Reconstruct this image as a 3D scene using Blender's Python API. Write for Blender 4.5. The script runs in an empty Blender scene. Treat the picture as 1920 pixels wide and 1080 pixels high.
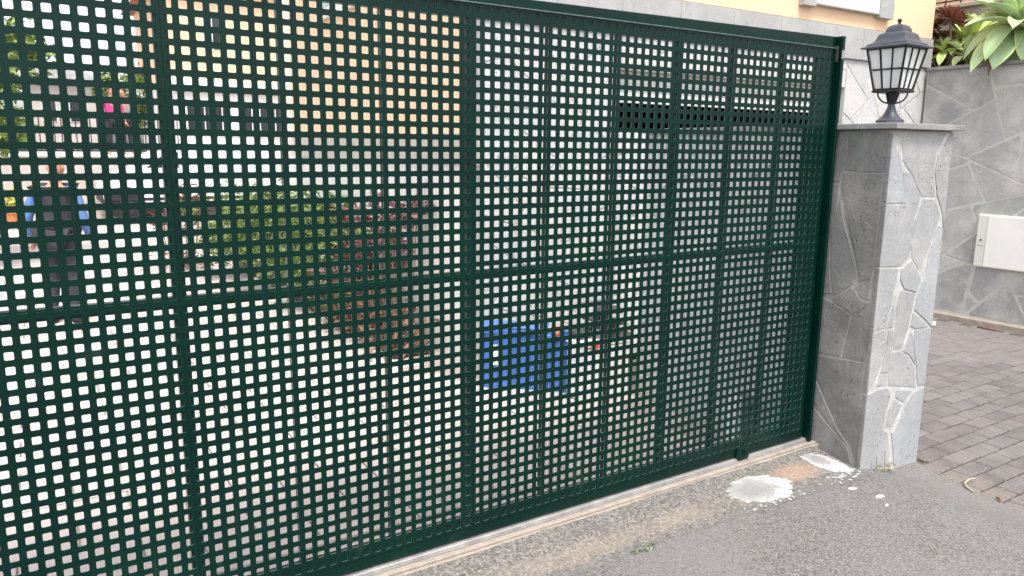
import bpy, bmesh, math, random
from mathutils import Vector, Matrix, Euler, noise
R = math.radians
random.seed(7)
scene = bpy.context.scene
C = scene.collection

# ------------------------------------------------------------ camera, sky, sun, exposure
cam_d = bpy.data.cameras.new("camera"); cam = bpy.data.objects.new("camera", cam_d); C.objects.link(cam)
cam_d.sensor_width = 36.0; cam_d.lens = 1408.35 / 1920 * 36.0
cam_d.clip_start = 0.02; cam_d.clip_end = 2000
def cam_matrix(a, b, c):
    Rz = Matrix.Rotation(a, 3, 'Z'); Rx = Matrix.Rotation(b, 3, 'X'); Ry = Matrix.Rotation(c, 3, 'Y')
    return Rz @ Rx @ Ry @ Matrix.Rotation(math.pi / 2, 3, 'X')
cam.matrix_world = Matrix.Translation((-0.3386, -2.3889, 1.5540)) @ cam_matrix(-0.564537, -0.183255, -0.009871).to_4x4()
scene.camera = cam

SUN_EL, SUN_AZ = R(64), R(196)          # azimuth from +Y towards +X
w = bpy.data.worlds.new("World"); scene.world = w; w.use_nodes = True
nt = w.node_tree; nt.nodes.clear()
sky = nt.nodes.new('ShaderNodeTexSky'); sky.sky_type = 'NISHITA'; sky.sun_disc = False
sky.sun_elevation = SUN_EL; sky.sun_rotation = SUN_AZ; sky.air_density = 1.0; sky.dust_density = 3.0; sky.ozone_density = 1.0
hs = nt.nodes.new('ShaderNodeHueSaturation'); hs.inputs['Saturation'].default_value = 0.32
bg = nt.nodes.new('ShaderNodeBackground'); bg.inputs['Strength'].default_value = 0.15
wo = nt.nodes.new('ShaderNodeOutputWorld')
nt.links.new(sky.outputs[0], hs.inputs['Color']); nt.links.new(hs.outputs[0], bg.inputs[0]); nt.links.new(bg.outputs[0], wo.inputs[0])
sd = bpy.data.lights.new("sun", 'SUN'); sd.energy = 1.4; sd.angle = R(14); sd.color = (1.0, 0.96, 0.9)
sun = bpy.data.objects.new("sun", sd); C.objects.link(sun)
sdir = Vector((math.sin(SUN_AZ) * math.cos(SUN_EL), math.cos(SUN_AZ) * math.cos(SUN_EL), math.sin(SUN_EL)))
sun.rotation_euler = sdir.to_track_quat('Z', 'Y').to_euler(); sun.location = (0, -5, 20)
scene.view_settings.view_transform = 'Standard'; scene.view_settings.look = 'None'
scene.view_settings.exposure = 1.2; scene.view_settings.gamma = 1.0; scene.view_settings.use_curve_mapping = False

# ------------------------------------------------------------ helpers
class MB:
    def __init__(s): s.v = []; s.f = []
    def add(s, vs, fs):
        n = len(s.v); s.v += [tuple(v) for v in vs]; s.f += [tuple(i + n for i in f) for f in fs]; return s
    def box(s, a, b, bev=0.0, M=None):
        x0, y0, z0 = a; x1, y1, z1 = b
        if bev > 0:
            e = bev; V = []; 
            for (z, i) in ((z0, e), (z0 + e, 0), (z1 - e, 0), (z1, e)):
                if i: V += [(x0 + e, y0 + e, z), (x1 - e, y0 + e, z), (x1 - e, y1 - e, z), (x0 + e, y1 - e, z)]
                else: V += [(x0, y0 + e, z), (x0 + e, y0, z), (x1 - e, y0, z), (x1, y0 + e, z), (x1, y1 - e, z), (x1 - e, y1, z), (x0 + e, y1, z), (x0, y1 - e, z)]
            F = [(3, 2, 1, 0)]
            lo = 4; up = 12; top = 20
            F += [(0, 1, lo + 2, lo + 1), (1, 2, lo + 4, lo + 3), (2, 3, lo + 6, lo + 5), (3, 0, lo, lo + 7)]
            F += [(0, lo + 1, lo), (1, lo + 3, lo + 2), (2, lo + 5, lo + 4), (3, lo + 7, lo + 6)]
            F += [(lo + i, lo + (i + 1) % 8, up + (i + 1) % 8, up + i) for i in range(8)]
            F += [(up + 1, up + 2, top + 1, top), (up + 3, up + 4, top + 2, top + 1), (up + 5, up + 6, top + 3, top + 2), (up + 7, up, top, top + 3)]
            F += [(up, up + 1, top), (up + 2, up + 3, top + 1), (up + 4, up + 5, top + 2), (up + 6, up + 7, top + 3)]
            F += [(top, top + 1, top + 2, top + 3)]
        else:
            V = [(x0, y0, z0), (x1, y0, z0), (x1, y1, z0), (x0, y1, z0), (x0, y0, z1), (x1, y0, z1), (x1, y1, z1), (x0, y1, z1)]
            F = [(3, 2, 1, 0), (4, 5, 6, 7), (0, 1, 5, 4), (1, 2, 6, 5), (2, 3, 7, 6), (3, 0, 4, 7)]
        if M is not None: V = [tuple(M @ Vector(v)) for v in V]
        return s.add(V, F)
    def tube(s, pts, r, n=8, cap=True):
        pts = [Vector(p) for p in pts]; k = len(pts)
        rr = r if isinstance(r, (list, tuple)) else [r] * k
        base = len(s.v); up = None
        for i, p in enumerate(pts):
            d = (pts[min(i + 1, k - 1)] - pts[max(i - 1, 0)]).normalized()
            if up is None: up = Vector((0, 0, 1)) if abs(d.z) < .9 else Vector((1, 0, 0))
            x = up.cross(d).normalized(); y = d.cross(x).normalized(); up = y
            for j in range(n):
                a = 2 * math.pi * j / n; q = p + (x * math.cos(a) + y * math.sin(a)) * rr[i]; s.v.append(tuple(q))
        for i in range(k - 1):
            for j in range(n):
                a = base + i * n + j; b = base + i * n + (j + 1) % n
                s.f.append((a, b, b + n, a + n))
        if cap:
            s.f.append(tuple(base + j for j in reversed(range(n)))); s.f.append(tuple(base + (k - 1) * n + j for j in range(n)))
        return s
    def lathe(s, prof, n=24, c=(0, 0, 0), rot=0.0, square=None):
        # prof: list of (r, z); square=True gives a square section
        base = len(s.v); N = 4 if square else n
        for (r, z) in prof:
            for j in range(N):
                a = rot + 2 * math.pi * j / N + (math.pi / 4 if square else 0)
                q = r * (math.sqrt(2) if square else 1)
                s.v.append((c[0] + q * math.cos(a), c[1] + q * math.sin(a), c[2] + z))
        for i in range(len(prof) - 1):
            for j in range(N):
                a = base + i * N + j; b = base + i * N + (j + 1) % N; s.f.append((a, b, b + N, a + N))
        s.f.append(tuple(base + j for j in reversed(range(N)))); s.f.append(tuple(base + (len(prof) - 1) * N + j for j in range(N)))
        return s
    def mesh(s, name, smooth=False):
        m = bpy.data.meshes.new(name); m.from_pydata(s.v, [], s.f); m.update()
        if smooth:
            m.polygons.foreach_set('use_smooth', [True] * len(m.polygons))
        return m
    def build(s, name, mat, parent=None, smooth=False, loc=None, fixn=True):
        m = s.mesh(name, smooth)
        if fixn:
            bm = bmesh.new(); bm.from_mesh(m); bmesh.ops.recalc_face_normals(bm, faces=bm.faces); bm.to_mesh(m); bm.free()
        m.materials.append(mat)
        return link(name, m, parent, loc)

def link(name, m, parent=None, loc=None, rot=None, scale=None):
    o = bpy.data.objects.new(name, m); C.objects.link(o)
    if loc is not None: o.location = loc
    if rot is not None: o.rotation_euler = rot
    if scale is not None: o.scale = scale if not isinstance(scale, (int, float)) else (scale,) * 3
    if parent is not None: o.parent = parent
    return o
def thing(name, label, cat, loc=(0, 0, 0), rotz=0.0, group=None):
    o = bpy.data.objects.new(name, None); C.objects.link(o); o.location = loc; o.rotation_euler = (0, 0, rotz)
    o.empty_display_size = .1; o['label'] = label; o['category'] = cat
    if group: o['group'] = group
    return o
def tag(o, label, cat, group=None):
    o['label'] = label; o['category'] = cat
    if group: o['group'] = group
    return o
def struct(o): o['kind'] = 'structure'; return o
def stuff(o): o['kind'] = 'stuff'; return o
def smooth_by_angle(o, ang=35):
    m = o.data; m.polygons.foreach_set('use_smooth', [True] * len(m.polygons))
    bm = bmesh.new(); bm.from_mesh(m)
    for e in bm.edges:
        if len(e.link_faces) == 2 and e.calc_face_angle(0) > R(ang): e.smooth = False
    bm.to_mesh(m); bm.free(); return o

# ------------------------------------------------------------ materials
class NT:
    def __init__(s, name):
        s.m = bpy.data.materials.new(name); s.m.use_nodes = True; s.t = s.m.node_tree
        s.b = s.t.nodes['Principled BSDF']; s.co = s.n('ShaderNodeTexCoord')
    def n(s, t, **k):
        x = s.t.nodes.new(t)
        for a, v in k.items(): setattr(x, a, v)
        return x
    def l(s, a, b): s.t.links.new(a, b)
    def noise(s, scale, detail=4, rough=.6, vec=None, dist=0):
        x = s.n('ShaderNodeTexNoise'); x.inputs['Scale'].default_value = scale; x.inputs['Detail'].default_value = detail
        x.inputs['Roughness'].default_value = rough; x.inputs['Distortion'].default_value = dist
        s.l(vec or s.co.outputs['Object'], x.inputs['Vector']); return x.outputs['Fac']
    def vor(s, scale, feature='F1', vec=None, out='Distance', rnd=1.0):
        x = s.n('ShaderNodeTexVoronoi', feature=feature); x.inputs['Scale'].default_value = scale; x.inputs['Randomness'].default_value = rnd
        s.l(vec or s.co.outputs['Object'], x.inputs['Vector']); return x.outputs[out]
    def ramp(s, fac, stops):
        x = s.n('ShaderNodeValToRGB'); e = x.color_ramp.elements
        while len(e) < len(stops): e.new(.5)
        for i, (p, c) in enumerate(stops):
            e[i].position = p; e[i].color = (c, c, c, 1) if isinstance(c, (int, float)) else (*c, 1)
        s.l(fac, x.inputs[0]); return x.outputs[0]
    def mix(s, fac, a, b, mode='MIX'):
        x = s.n('ShaderNodeMix', data_type='RGBA', blend_type=mode)
        for sock, v in ((x.inputs[0], fac), (x.inputs[6], a), (x.inputs[7], b)):
            if isinstance(v, (int, float)): sock.default_value = v if sock == x.inputs[0] else (v, v, v, 1)
            elif isinstance(v, tuple): sock.default_value = (*v, 1)
            else: s.l(v, sock)
        return x.outputs[2]
    def math(s, op, a, b=0.0, clamp=False):
        x = s.n('ShaderNodeMath', operation=op); x.use_clamp = clamp
        for sock, v in ((x.inputs[0], a), (x.inputs[1], b)):
            if isinstance(v, (int, float)): sock.default_value = v
            else: s.l(v, sock)
        return x.outputs[0]
    def bump(s, h, strength=.3, dist=.002, nrm=None):
        x = s.n('ShaderNodeBump'); x.inputs['Strength'].default_value = strength; x.inputs['Distance'].default_value = dist
        s.l(h, x.inputs['Height'])
        if nrm is not None: s.l(nrm, x.inputs['Normal'])
        s.l(x.outputs[0], s.b.inputs['Normal']); return x.outputs[0]
    def col(s, c):
        if isinstance(c, tuple): s.b.inputs['Base Color'].default_value = (*c, 1)
        else: s.l(c, s.b.inputs['Base Color'])
    def rough(s, v):
        if isinstance(v, (int, float)): s.b.inputs['Roughness'].default_value = v
        else: s.l(v, s.b.inputs['Roughness'])
    def rnd(s): return s.n('ShaderNodeObjectInfo').outputs['Random']
    def gpos(s): return s.n('ShaderNodeNewGeometry').outputs['Position']
def simple(name, c, rough=.6, var=.12, scale=12, metal=0.0, bump=.15, bscale=90, bd=.001, spec=.5, world=False):
    k = NT(name); vec = k.gpos() if world else None
    f = k.noise(scale, vec=vec)
    lo = tuple(max(0, x * (1 - var)) for x in c); hi = tuple(min(1, x * (1 + var)) for x in c)
    k.col(k.ramp(f, [(.3, lo), (.7, hi)])); k.rough(rough); k.b.inputs['Metallic'].default_value = metal
    k.b.inputs['Specular IOR Level'].default_value = spec
    if bump: k.bump(k.noise(bscale, 3, vec=vec), bump, bd)
    return k.m

def make_gate_paint():
    k = NT('gate_green_paint')
    f = k.noise(2.2, 3, .5); g = k.noise(40, 4, .7)
    c = k.ramp(f, [(.3, (.0010, .015, .0118)), (.7, (.0015, .023, .0155))])
    dust = k.math('MULTIPLY', k.ramp(g, [(.58, 0.0), (.85, 1.0)]), .06)
    c = k.mix(dust, c, (.16, .19, .16))
    sm = k.ramp(k.noise(3.1, 6, .75, dist=1.2), [(.60, 0.0), (.74, .09)]); c = k.mix(sm, c, (.20, .24, .21))
    mp = k.n('ShaderNodeMapping'); mp.inputs['Scale'].default_value = (26, 26, 1.6); k.l(k.co.outputs['Object'], mp.inputs[0])
    c = k.mix(k.ramp(k.noise(1.0, 3, .6, vec=mp.outputs[0]), [(.66, 0.0), (.80, .07)]), c, (.24, .27, .24))
    c = k.mix(k.ramp(k.noise(34, 2, .5), [(.78, 0.0), (.80, .5)]), c, (.12, .10, .08)); k.col(c)
    k.rough(k.math('ADD', k.math('MULTIPLY', g, .16), .18)); k.b.inputs['Specular IOR Level'].default_value = .2
    k.bump(k.math('ADD', k.noise(5, 2), k.math('MULTIPLY', k.noise(160, 2), .08)), .35, .008)
    return k.m
def make_stone(name, base, warm, smear=.35, pores=True, smear_col=(.60, .59, .56)):
    k = NT(name); p = k.gpos(); r = k.rnd()
    n1 = k.noise(3.2, 5, .65, vec=p); n2 = k.noise(55, 3, .6, vec=p); n3 = k.noise(9, 4, .7, vec=p, dist=.6)
    c = k.mix(k.ramp(r, [(.2, 0.0), (.85, 1.0)]), base, warm)
    c = k.mix(k.ramp(r, [(0, .0), (1, .35)]), c, tuple(x * .78 for x in base))
    c = k.mix(k.math('MULTIPLY', k.ramp(n2, [(.35, 0.0), (.65, 1.0)]), .16), c, (.14, .14, .14))
    c = k.mix(k.math('MULTIPLY', k.ramp(n1, [(.46, 0.0), (.66, 1.0)]), smear), c, smear_col)
    c = k.mix(k.math('MULTIPLY', k.ramp(n3, [(.56, 0.0), (.75, 1.0)]), .34), c, (.17, .165, .155))
    n4 = k.noise(18, 6, .8, vec=p, dist=1.5)
    c = k.mix(k.math('MULTIPLY', k.ramp(n4, [(.56, 0.0), (.70, 1.0)]), .42), c, smear_col)
    mpv = k.n('ShaderNodeMapping'); mpv.inputs['Scale'].default_value = (7, 7, .9); k.l(p, mpv.inputs[0])
    c = k.mix(k.math('MULTIPLY', k.ramp(k.noise(1.0, 4, .6, vec=mpv.outputs[0]), [(.52, 0.0), (.68, 1.0)]), .28), c, (.46, .445, .42))
    h = k.math('ADD', k.math('MULTIPLY', n2, .4), k.noise(12, 3, vec=p))
    if pores:
        vz = k.n('ShaderNodeMapping'); vz.inputs['Scale'].default_value = (1, 1, .55); k.l(p, vz.inputs[0])
        d = k.vor(62, vec=vz.outputs[0]); pz = k.ramp(d, [(.12, 1.0), (.2, 0.0)])
        msk = k.ramp(k.noise(6, 3, .7, vec=p), [(.50, 0.0), (.62, 1.0)])
        pm = k.math('MULTIPLY', pz, msk)
        c = k.mix(pm, c, (.035, .034, .034)); h = k.math('SUBTRACT', h, k.math('MULTIPLY', pm, 1.5))
    k.col(c); k.rough(.82); k.bump(k.math('ADD', h, k.math('MULTIPLY', n4, .8)), .8, .0045); k.b.inputs['Specular IOR Level'].default_value = .3
    return k.m
def make_asphalt():
    k = NT('asphalt'); p = k.gpos()
    g1 = k.vor(165, vec=p, out='Color'); g1d = k.vor(165, vec=p)
    n = k.noise(1.6, 4, .6, vec=p); n2 = k.noise(420, 2, .5, vec=p); n3 = k.noise(90, 4, .7, vec=p)
    bwn = k.n('ShaderNodeRGBToBW'); k.l(g1, bwn.inputs[0])
    c = k.ramp(bwn.outputs[0], [(.15, (.085, .082, .080)), (.5, (.165, .158, .154)), (.85, (.25, .242, .236))])
    c = k.mix(k.math('MULTIPLY', k.ramp(n, [(.35, 0.0), (.7, 1.0)]), .45), c, (.235, .228, .220))
    c = k.mix(k.math('MULTIPLY', k.ramp(k.noise(.8, 3, vec=p), [(.5, 0.0), (.62, 1.0)]), .28), c, (.22, .185, .18))
    c = k.mix(k.math('MULTIPLY', k.ramp(n3, [(.3, 1.0), (.45, 0.0)]), .7), c, (.07, .068, .066))
    c = k.mix(k.ramp(n2, [(.70, 0.0), (.76, .8)]), c, (.5, .49, .46))
    k.col(c); k.rough(.9)
    k.bump(k.math('ADD', k.math('MULTIPLY', n3, 1.2), k.math('MULTIPLY', g1d, .6)), .75, .003); k.b.inputs['Specular IOR Level'].default_value = .25
    return k.m
def make_apron():
    k = NT('gravelly_concrete'); p = k.gpos()
    bwn = k.n('ShaderNodeRGBToBW'); k.l(k.vor(95, vec=p, out='Color'), bwn.inputs[0]); d = k.vor(95, vec=p)
    c = k.ramp(bwn.outputs[0], [(.1, (.10, .093, .086)), (.5, (.17, .158, .146)), (.9, (.28, .262, .243))])
    mp = k.n('ShaderNodeMapping'); mp.inputs['Scale'].default_value = (1.0, 7.0, 1); mp.inputs['Rotation'].default_value = (0, 0, .05); k.l(p, mp.inputs[0])
    sand = k.noise(1.5, 5, .65, vec=mp.outputs[0], dist=.4)
    sy = k.n('ShaderNodeSeparateXYZ'); k.l(p, sy.inputs[0])
    yy = k.math('ADD', sy.outputs[1], k.math('MULTIPLY', k.math('SUBTRACT', sand, .5), .22))
    bandm = k.ramp(k.math('ABSOLUTE', k.math('ADD', yy, .225)), [(.01, 1.0), (.075, 0.0)])
    sm = k.math('MULTIPLY', bandm, k.ramp(k.noise(2.2, 4, .6, vec=p), [(.34, .25), (.56, 1.0)]))
    c = k.mix(k.math('MULTIPLY', sm, .5), c, (.31, .26, .205))
    # rusty orange grout stain between the two cement patches
    sx = k.n('ShaderNodeSeparateXYZ'); k.l(p, sx.inputs[0])
    dx = k.math('DIVIDE', k.math('SUBTRACT', sx.outputs[0], 2.73), .20); dy = k.math('DIVIDE', k.math('ADD', sx.outputs[1], .185), .075)
    rr = k.math('ADD', k.math('POWER', k.math('ABSOLUTE', dx), 2), k.math('POWER', k.math('ABSOLUTE', dy), 2))
    rr = k.math('ADD', rr, k.math('MULTIPLY', k.math('SUBTRACT', k.noise(14, 4, vec=p), .5), 1.5))
    em = k.ramp(k.math('ADD', k.math('MULTIPLY', sy.outputs[1], -1.0), k.math('MULTIPLY', k.math('SUBTRACT', k.noise(16, 5, .75, vec=p), .5), .16)), [(.28, 0.0), (.34, .85)])
    c = k.mix(em, c, (.165, .158, .154))
    c = k.mix(k.ramp(rr, [(.1, .5), (1.1, 0.0)]), c, (.42, .27, .18))
    k.col(c); k.rough(.92); k.bump(k.math('ADD', k.math('MULTIPLY', d, -.8), k.noise(60, 3, vec=p)), .9, .005); k.b.inputs['Specular IOR Level'].default_value = .2
    return k.m
def make_mortar():
    k = NT('white_mortar'); p = k.gpos()
    c = k.ramp(k.noise(14, 5, .7, vec=p), [(.3, (.36, .355, .34)), (.55, (.50, .495, .465)), (.72, (.68, .67, .62))])
    k.col(c); k.rough(.95); k.bump(k.noise(80, 4, .7, vec=p), .7, .004); return k.m
def make_paver():
    k = NT('brick_paver'); p = k.gpos(); r = k.rnd()
    c = k.ramp(r, [(0, (.112, .103, .101)), (.35, (.150, .132, .128)), (.7, (.138, .130, .128)), (1, (.178, .162, .156))])
    c = k.mix(k.math('MULTIPLY', k.ramp(k.noise(7, 5, .7, vec=p), [(.42, 0.0), (.68, 1.0)]), .4), c, (.27, .248, .24))
    c = k.mix(k.math('MULTIPLY', k.ramp(k.noise(120, 3, .7, vec=p), [(.35, 1.0), (.5, 0.0)]), .4), c, (.12, .10, .10))
    sx = k.n('ShaderNodeSeparateXYZ'); k.l(p, sx.inputs[0])
    dd = k.math('ADD', k.math('SUBTRACT', sx.outputs[0], 3.62), k.math('MULTIPLY', k.math('SUBTRACT', k.noise(5, 5, .7, vec=p), .5), .55))
    near = k.math('MULTIPLY', k.ramp(dd, [(.0, .85), (.14, 0.0)]), k.ramp(sx.outputs[1], [(.0, 1.0), (.3, 0.0)]))
    c = k.mix(near, c, (.20, .172, .155))
    k.col(c); k.rough(.88); k.bump(k.noise(140, 4, .7, vec=p), .6, .003); return k.m
def make_leaf(name, c1, c2, rough=.45, sss=.0, scale=9, obj=True):
    k = NT(name); p = k.gpos()
    f = k.noise(scale, 3, .6, vec=p)
    c = k.ramp(f, [(.3, c1), (.7, c2)])
    k.col(c); k.rough(rough)
    return k.m
def make_agave(name, c1, c2, edge):
    k = NT(name); uv = k.co.outputs['UV']; sx = k.n('ShaderNodeSeparateXYZ'); k.l(uv, sx.inputs[0])
    u = k.math('ABSOLUTE', k.math('SUBTRACT', k.math('MULTIPLY', sx.outputs[0], 2.0), 1.0))
    c = k.mix(k.ramp(sx.outputs[1], [(.1, 0.0), (.9, 1.0)]), c1, c2)
    c = k.mix(k.math('MULTIPLY', k.ramp(k.noise(6, 4), [(.4, 0.0), (.7, 1.0)]), .35), c, tuple(x * .8 for x in c2))
    c = k.mix(k.ramp(u, [(.72, 0.0), (.98, .9)]), c, edge)
    k.col(c); k.rough(.5); k.b.inputs['Specular IOR Level'].default_value = .4
    k.b.inputs['Subsurface Weight'].default_value = .12; k.b.inputs['Subsurface Radius'].default_value = (.01, .02, .005)
    k.bump(k.noise(25, 3), .2, .003); return k.m

M = {}
M['gate'] = make_gate_paint(); M['gate_edge'] = simple('painted_edge_glint', (.085, .15, .135), .3, .3, 60)  # gate_edge: paler green paints sky glints onto hole lips and top bead
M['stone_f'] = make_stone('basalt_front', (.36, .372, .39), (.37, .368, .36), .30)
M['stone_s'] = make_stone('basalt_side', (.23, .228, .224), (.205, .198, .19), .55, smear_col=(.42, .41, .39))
M['stone_w'] = make_stone('basalt_wall', (.34, .345, .35), (.50, .49, .47), .78, smear_col=(.55, .54, .515))
M['stone_y'] = make_stone('basalt_house', (.56, .56, .56), (.70, .68, .66), .45, smear_col=(.75, .73, .71))
M['slab'] = make_stone('basalt_slab', (.24, .238, .232), (.22, .218, .212), .22)
M['mortar'] = make_mortar()
M['mortar_w'] = make_stone('wall_mortar', (.52, .51, .485), (.55, .535, .51), .7, smear_col=(.48, .47, .45), pores=False)
M['asphalt'] = make_asphalt(); M['apron'] = make_apron(); M['paver'] = make_paver()
M['joint'] = simple('dirt_joint', (.11, .095, .08), .95, .4, 60, bump=.6, bscale=200, bd=.003, world=True)
M['soil'] = simple('soil', (.06, .045, .035), .95, .4, 40, bump=.8, bscale=120, bd=.006, world=True)
M['orange'] = simple('orange_render', (.87, .61, .41), .9, .04, 3, bump=.4, bscale=220, bd=.002, world=True)
M['band'] = make_stone('smooth_stone_band', (.43, .43, .425), (.45, .445, .44), .3, pores=False)
M['white'] = simple('white_paint', (.80, .79, .77), .55, .04, 5, bump=.1)
M['white_wall'] = simple('white_render', (.74, .71, .68), .9, .08, 2, bump=.3, bscale=150, bd=.002, world=True)
M['beige_wall'] = simple('beige_render', (.50, .46, .42), .9, .1, 2, bump=.3, bscale=150, bd=.002, world=True)
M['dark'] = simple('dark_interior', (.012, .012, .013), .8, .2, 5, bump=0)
M['tile'] = simple('pale_paving', (.50, .44, .42), .8, .14, 1.7, bump=.4, bscale=120, bd=.002, world=True)
M['tilejoint'] = simple('paving_joint', (.36, .30, .27), .95, .2, 10, world=True)
M['lamp'] = simple('lamp_dark_paint', (.058, .066, .082), .38, .2, 30, bump=.25, bscale=70, bd=.001)
M['lampdark'] = simple('lamp_black_bars', (.012, .012, .014), .45, .2, 30, bump=.1)
k = NT('frosted_glass'); k.col(k.ramp(k.noise(30, 2), [(.3, (.72, .74, .72)), (.7, (.82, .84, .82))])); k.rough(.35)
k.b.inputs['Transmission Weight'].default_value = .08; k.bump(k.noise(260, 2), .3, .001); M['frost'] = k.m
M['steel'] = simple('galvanised_steel', (.36, .345, .33), .5, .25, 14, metal=.35)
M['cement'] = simple('sandy_cement', (.34, .29, .245), .92, .2, 18, bump=.6, bscale=160, bd=.003, world=True)
M['rubber'] = simple('black_rubber', (.015, .015, .016), .6, .2, 20)

# ------------------------------------------------------------ polygons / crazy paving
def clip(poly, n, d):
    out = []
    for i in range(len(poly)):
        a, b = poly[i], poly[(i + 1) % len(poly)]
        da = a[0] * n[0] + a[1] * n[1] - d; db = b[0] * n[0] + b[1] * n[1] - d
        if da <= 0: out.append(a)
        if (da < 0 < db) or (db < 0 < da):
            t = da / (da - db); out.append((a[0] + (b[0] - a[0]) * t, a[1] + (b[1] - a[1]) * t))
    return out
def area(p): return .5 * sum(p[i][0] * p[(i + 1) % len(p)][1] - p[(i + 1) % len(p)][0] * p[i][1] for i in range(len(p)))
def voronoi_cells(x0, y0, x1, y1, size, gap, rng):
    pts = []; tries = 0
    while tries < 1200:
        tries += 1; p = (rng.uniform(x0, x1), rng.uniform(y0, y1)); s = size * rng.uniform(.6, 1.25)
        if all(math.hypot(p[0] - q[0], p[1] - q[1]) > (s + q[2]) * .5 for q in pts): pts.append((*p, s))
    cells = []
    for i, p in enumerate(pts):
        poly = [(x0, y0), (x1, y0), (x1, y1), (x0, y1)]
        for j, q in enumerate(pts):
            if i == j: continue
            dx, dy = q[0] - p[0], q[1] - p[1]; L = math.hypot(dx, dy)
            if L > 4 * size: continue
            n = (dx / L, dy / L); mid = n[0] * (p[0] + q[0]) / 2 + n[1] * (p[1] + q[1]) / 2
            g = gap * (.5 + 1.0 * ((i * 7 + j * 7 + i * j) % 5) / 4)
            poly = clip(poly, n, mid - g)
            if len(poly) < 3: break
        if len(poly) >= 3 and abs(area(poly)) > .003:
            q2 = []
            for v in poly:
                if not q2 or math.hypot(v[0] - q2[-1][0], v[1] - q2[-1][1]) > .012: q2.append(v)
            if len(q2) >= 3: cells.append(q2)
    return cells
def shards(x0, y0, x1, y1, size, gap, rng):
    out = []; todo = [[(x0, y0), (x1, y0), (x1, y1), (x0, y1)]]
    while todo:
        p = todo.pop(); A = abs(area(p)); cx = sum(q[0] for q in p) / len(p); cy = sum(q[1] for q in p) / len(p)
        ext = max(math.hypot(a[0] - b[0], a[1] - b[1]) for a in p for b in p)
        lim = size * size * rng.uniform(.45, 1.5)
        if A < lim and ext < size * 2.4: out.append(p); continue
        best = None
        for _ in range(9):
            a = rng.uniform(0, math.pi); n = (math.cos(a), math.sin(a)); t = rng.uniform(-.16, .16) * ext
            d = n[0] * cx + n[1] * cy + t
            p1 = clip(p, n, d); p2 = clip(p, (-n[0], -n[1]), -d)
            if len(p1) < 3 or len(p2) < 3: continue
            sc = 0
            for q in (p1, p2):
                e = max(math.hypot(u[0] - v[0], u[1] - v[1]) for u in q for v in q); sc += e * e / max(abs(area(q)), 1e-6)
                sc += 2.0 * max(0, len(q) - 5)
            sc += rng.uniform(0, 2.5)
            if best is None or sc < best[0]: best = (sc, p1, p2)
        if best is None: out.append(p); continue
        todo += [best[1], best[2]]
    cells = []
    for p in out:
        if area(p) < 0: p = p[::-1]
        q = list(p); g = gap * rng.uniform(.6, 1.7)
        for i in range(len(p)):
            a, b = p[i], p[(i + 1) % len(p)]; L = math.hypot(b[0] - a[0], b[1] - a[1])
            if L < 1e-6: continue
            n = ((b[1] - a[1]) / L, -(b[0] - a[0]) / L); q = clip(q, n, n[0] * a[0] + n[1] * a[1] - g * rng.uniform(.6, 1.4))
            if len(q) < 3: break
        if len(q) < 3: continue
        # knock the sharp tips off
        r = []
        for i in range(len(q)):
            a, b, c = Vector(q[i - 1]), Vector(q[i]), Vector(q[(i + 1) % len(q)])
            if (a - b).length < 1e-5 or (c - b).length < 1e-5: continue
            ang = (a - b).angle(c - b)
            if ang < 1.35 and len(q) < 7:
                k_ = min(.035, .25 * min((a - b).length, (c - b).length)) * rng.uniform(.4, 1)
                r += [tuple(b + (a - b).normalized() * k_), tuple(b + (c - b).normalized() * k_)]
            else: r.append(tuple(b))
        r2 = []
        for v in r:
            if not r2 or math.hypot(v[0] - r2[-1][0], v[1] - r2[-1][1]) > .004: r2.append(v)
        if len(r2) >= 3 and abs(area(r2)) > .0015: cells.append(r2)
    return cells
def stone_mesh(name, poly, frame, t, bev, rng, rough=.004):
    # frame: (origin, u, v, n) ; poly in (u,v)
    if area(poly) < 0: poly = poly[::-1]
    pts = []
    for i in range(len(poly)):                         # roughen long edges
        a, b = Vector(poly[i]), Vector(poly[(i + 1) % len(poly)]); pts.append(a); L = (b - a).length
        if L > .09 and len(poly) < 9:
            m = (a + b) / 2; nn = Vector((b.y - a.y, a.x - b.x)).normalized(); pts.append(m + nn * rng.uniform(-rough, rough))
    n = len(pts); cx = sum(p.x for p in pts) / n; cy = sum(p.y for p in pts) / n
    ins = []
    for i in range(n):
        a, b, c = pts[i - 1], pts[i], pts[(i + 1) % n]
        e1 = (b - a).normalized() if (b - a).length > 1e-6 else Vector((1, 0)); e2 = (c - b).normalized() if (c - b).length > 1e-6 else e1
        nn = Vector((-(e1.y + e2.y), e1.x + e2.x)); nn = nn.normalized() if nn.length > 1e-6 else Vector((0, 0))
        ins.append(b + nn * bev)
    O, U, V, N = frame
    P = lambda q, h: tuple(O + U * q[0] + V * q[1] + N * h)
    tilt = (rng.uniform(-.0015, .0015), rng.uniform(-.0015, .0015))
    vs = [P(p, 0) for p in pts] + [P(p, t - bev * .7) for p in pts] + [P(p, t + tilt[0] * (p[0] - cx) * 3 + tilt[1] * (p[1] - cy) * 3) for p in ins]
    fs = [(i, (i + 1) % n, n + (i + 1) % n, n + i) for i in range(n)] + [(n + i, n + (i + 1) % n, 2 * n + (i + 1) % n, 2 * n + i) for i in range(n)]
    fs.append(tuple(2 * n + i for i in range(n)))
    m = bpy.data.meshes.new(name); m.from_pydata(vs, [], fs); m.update()
    return m
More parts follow.
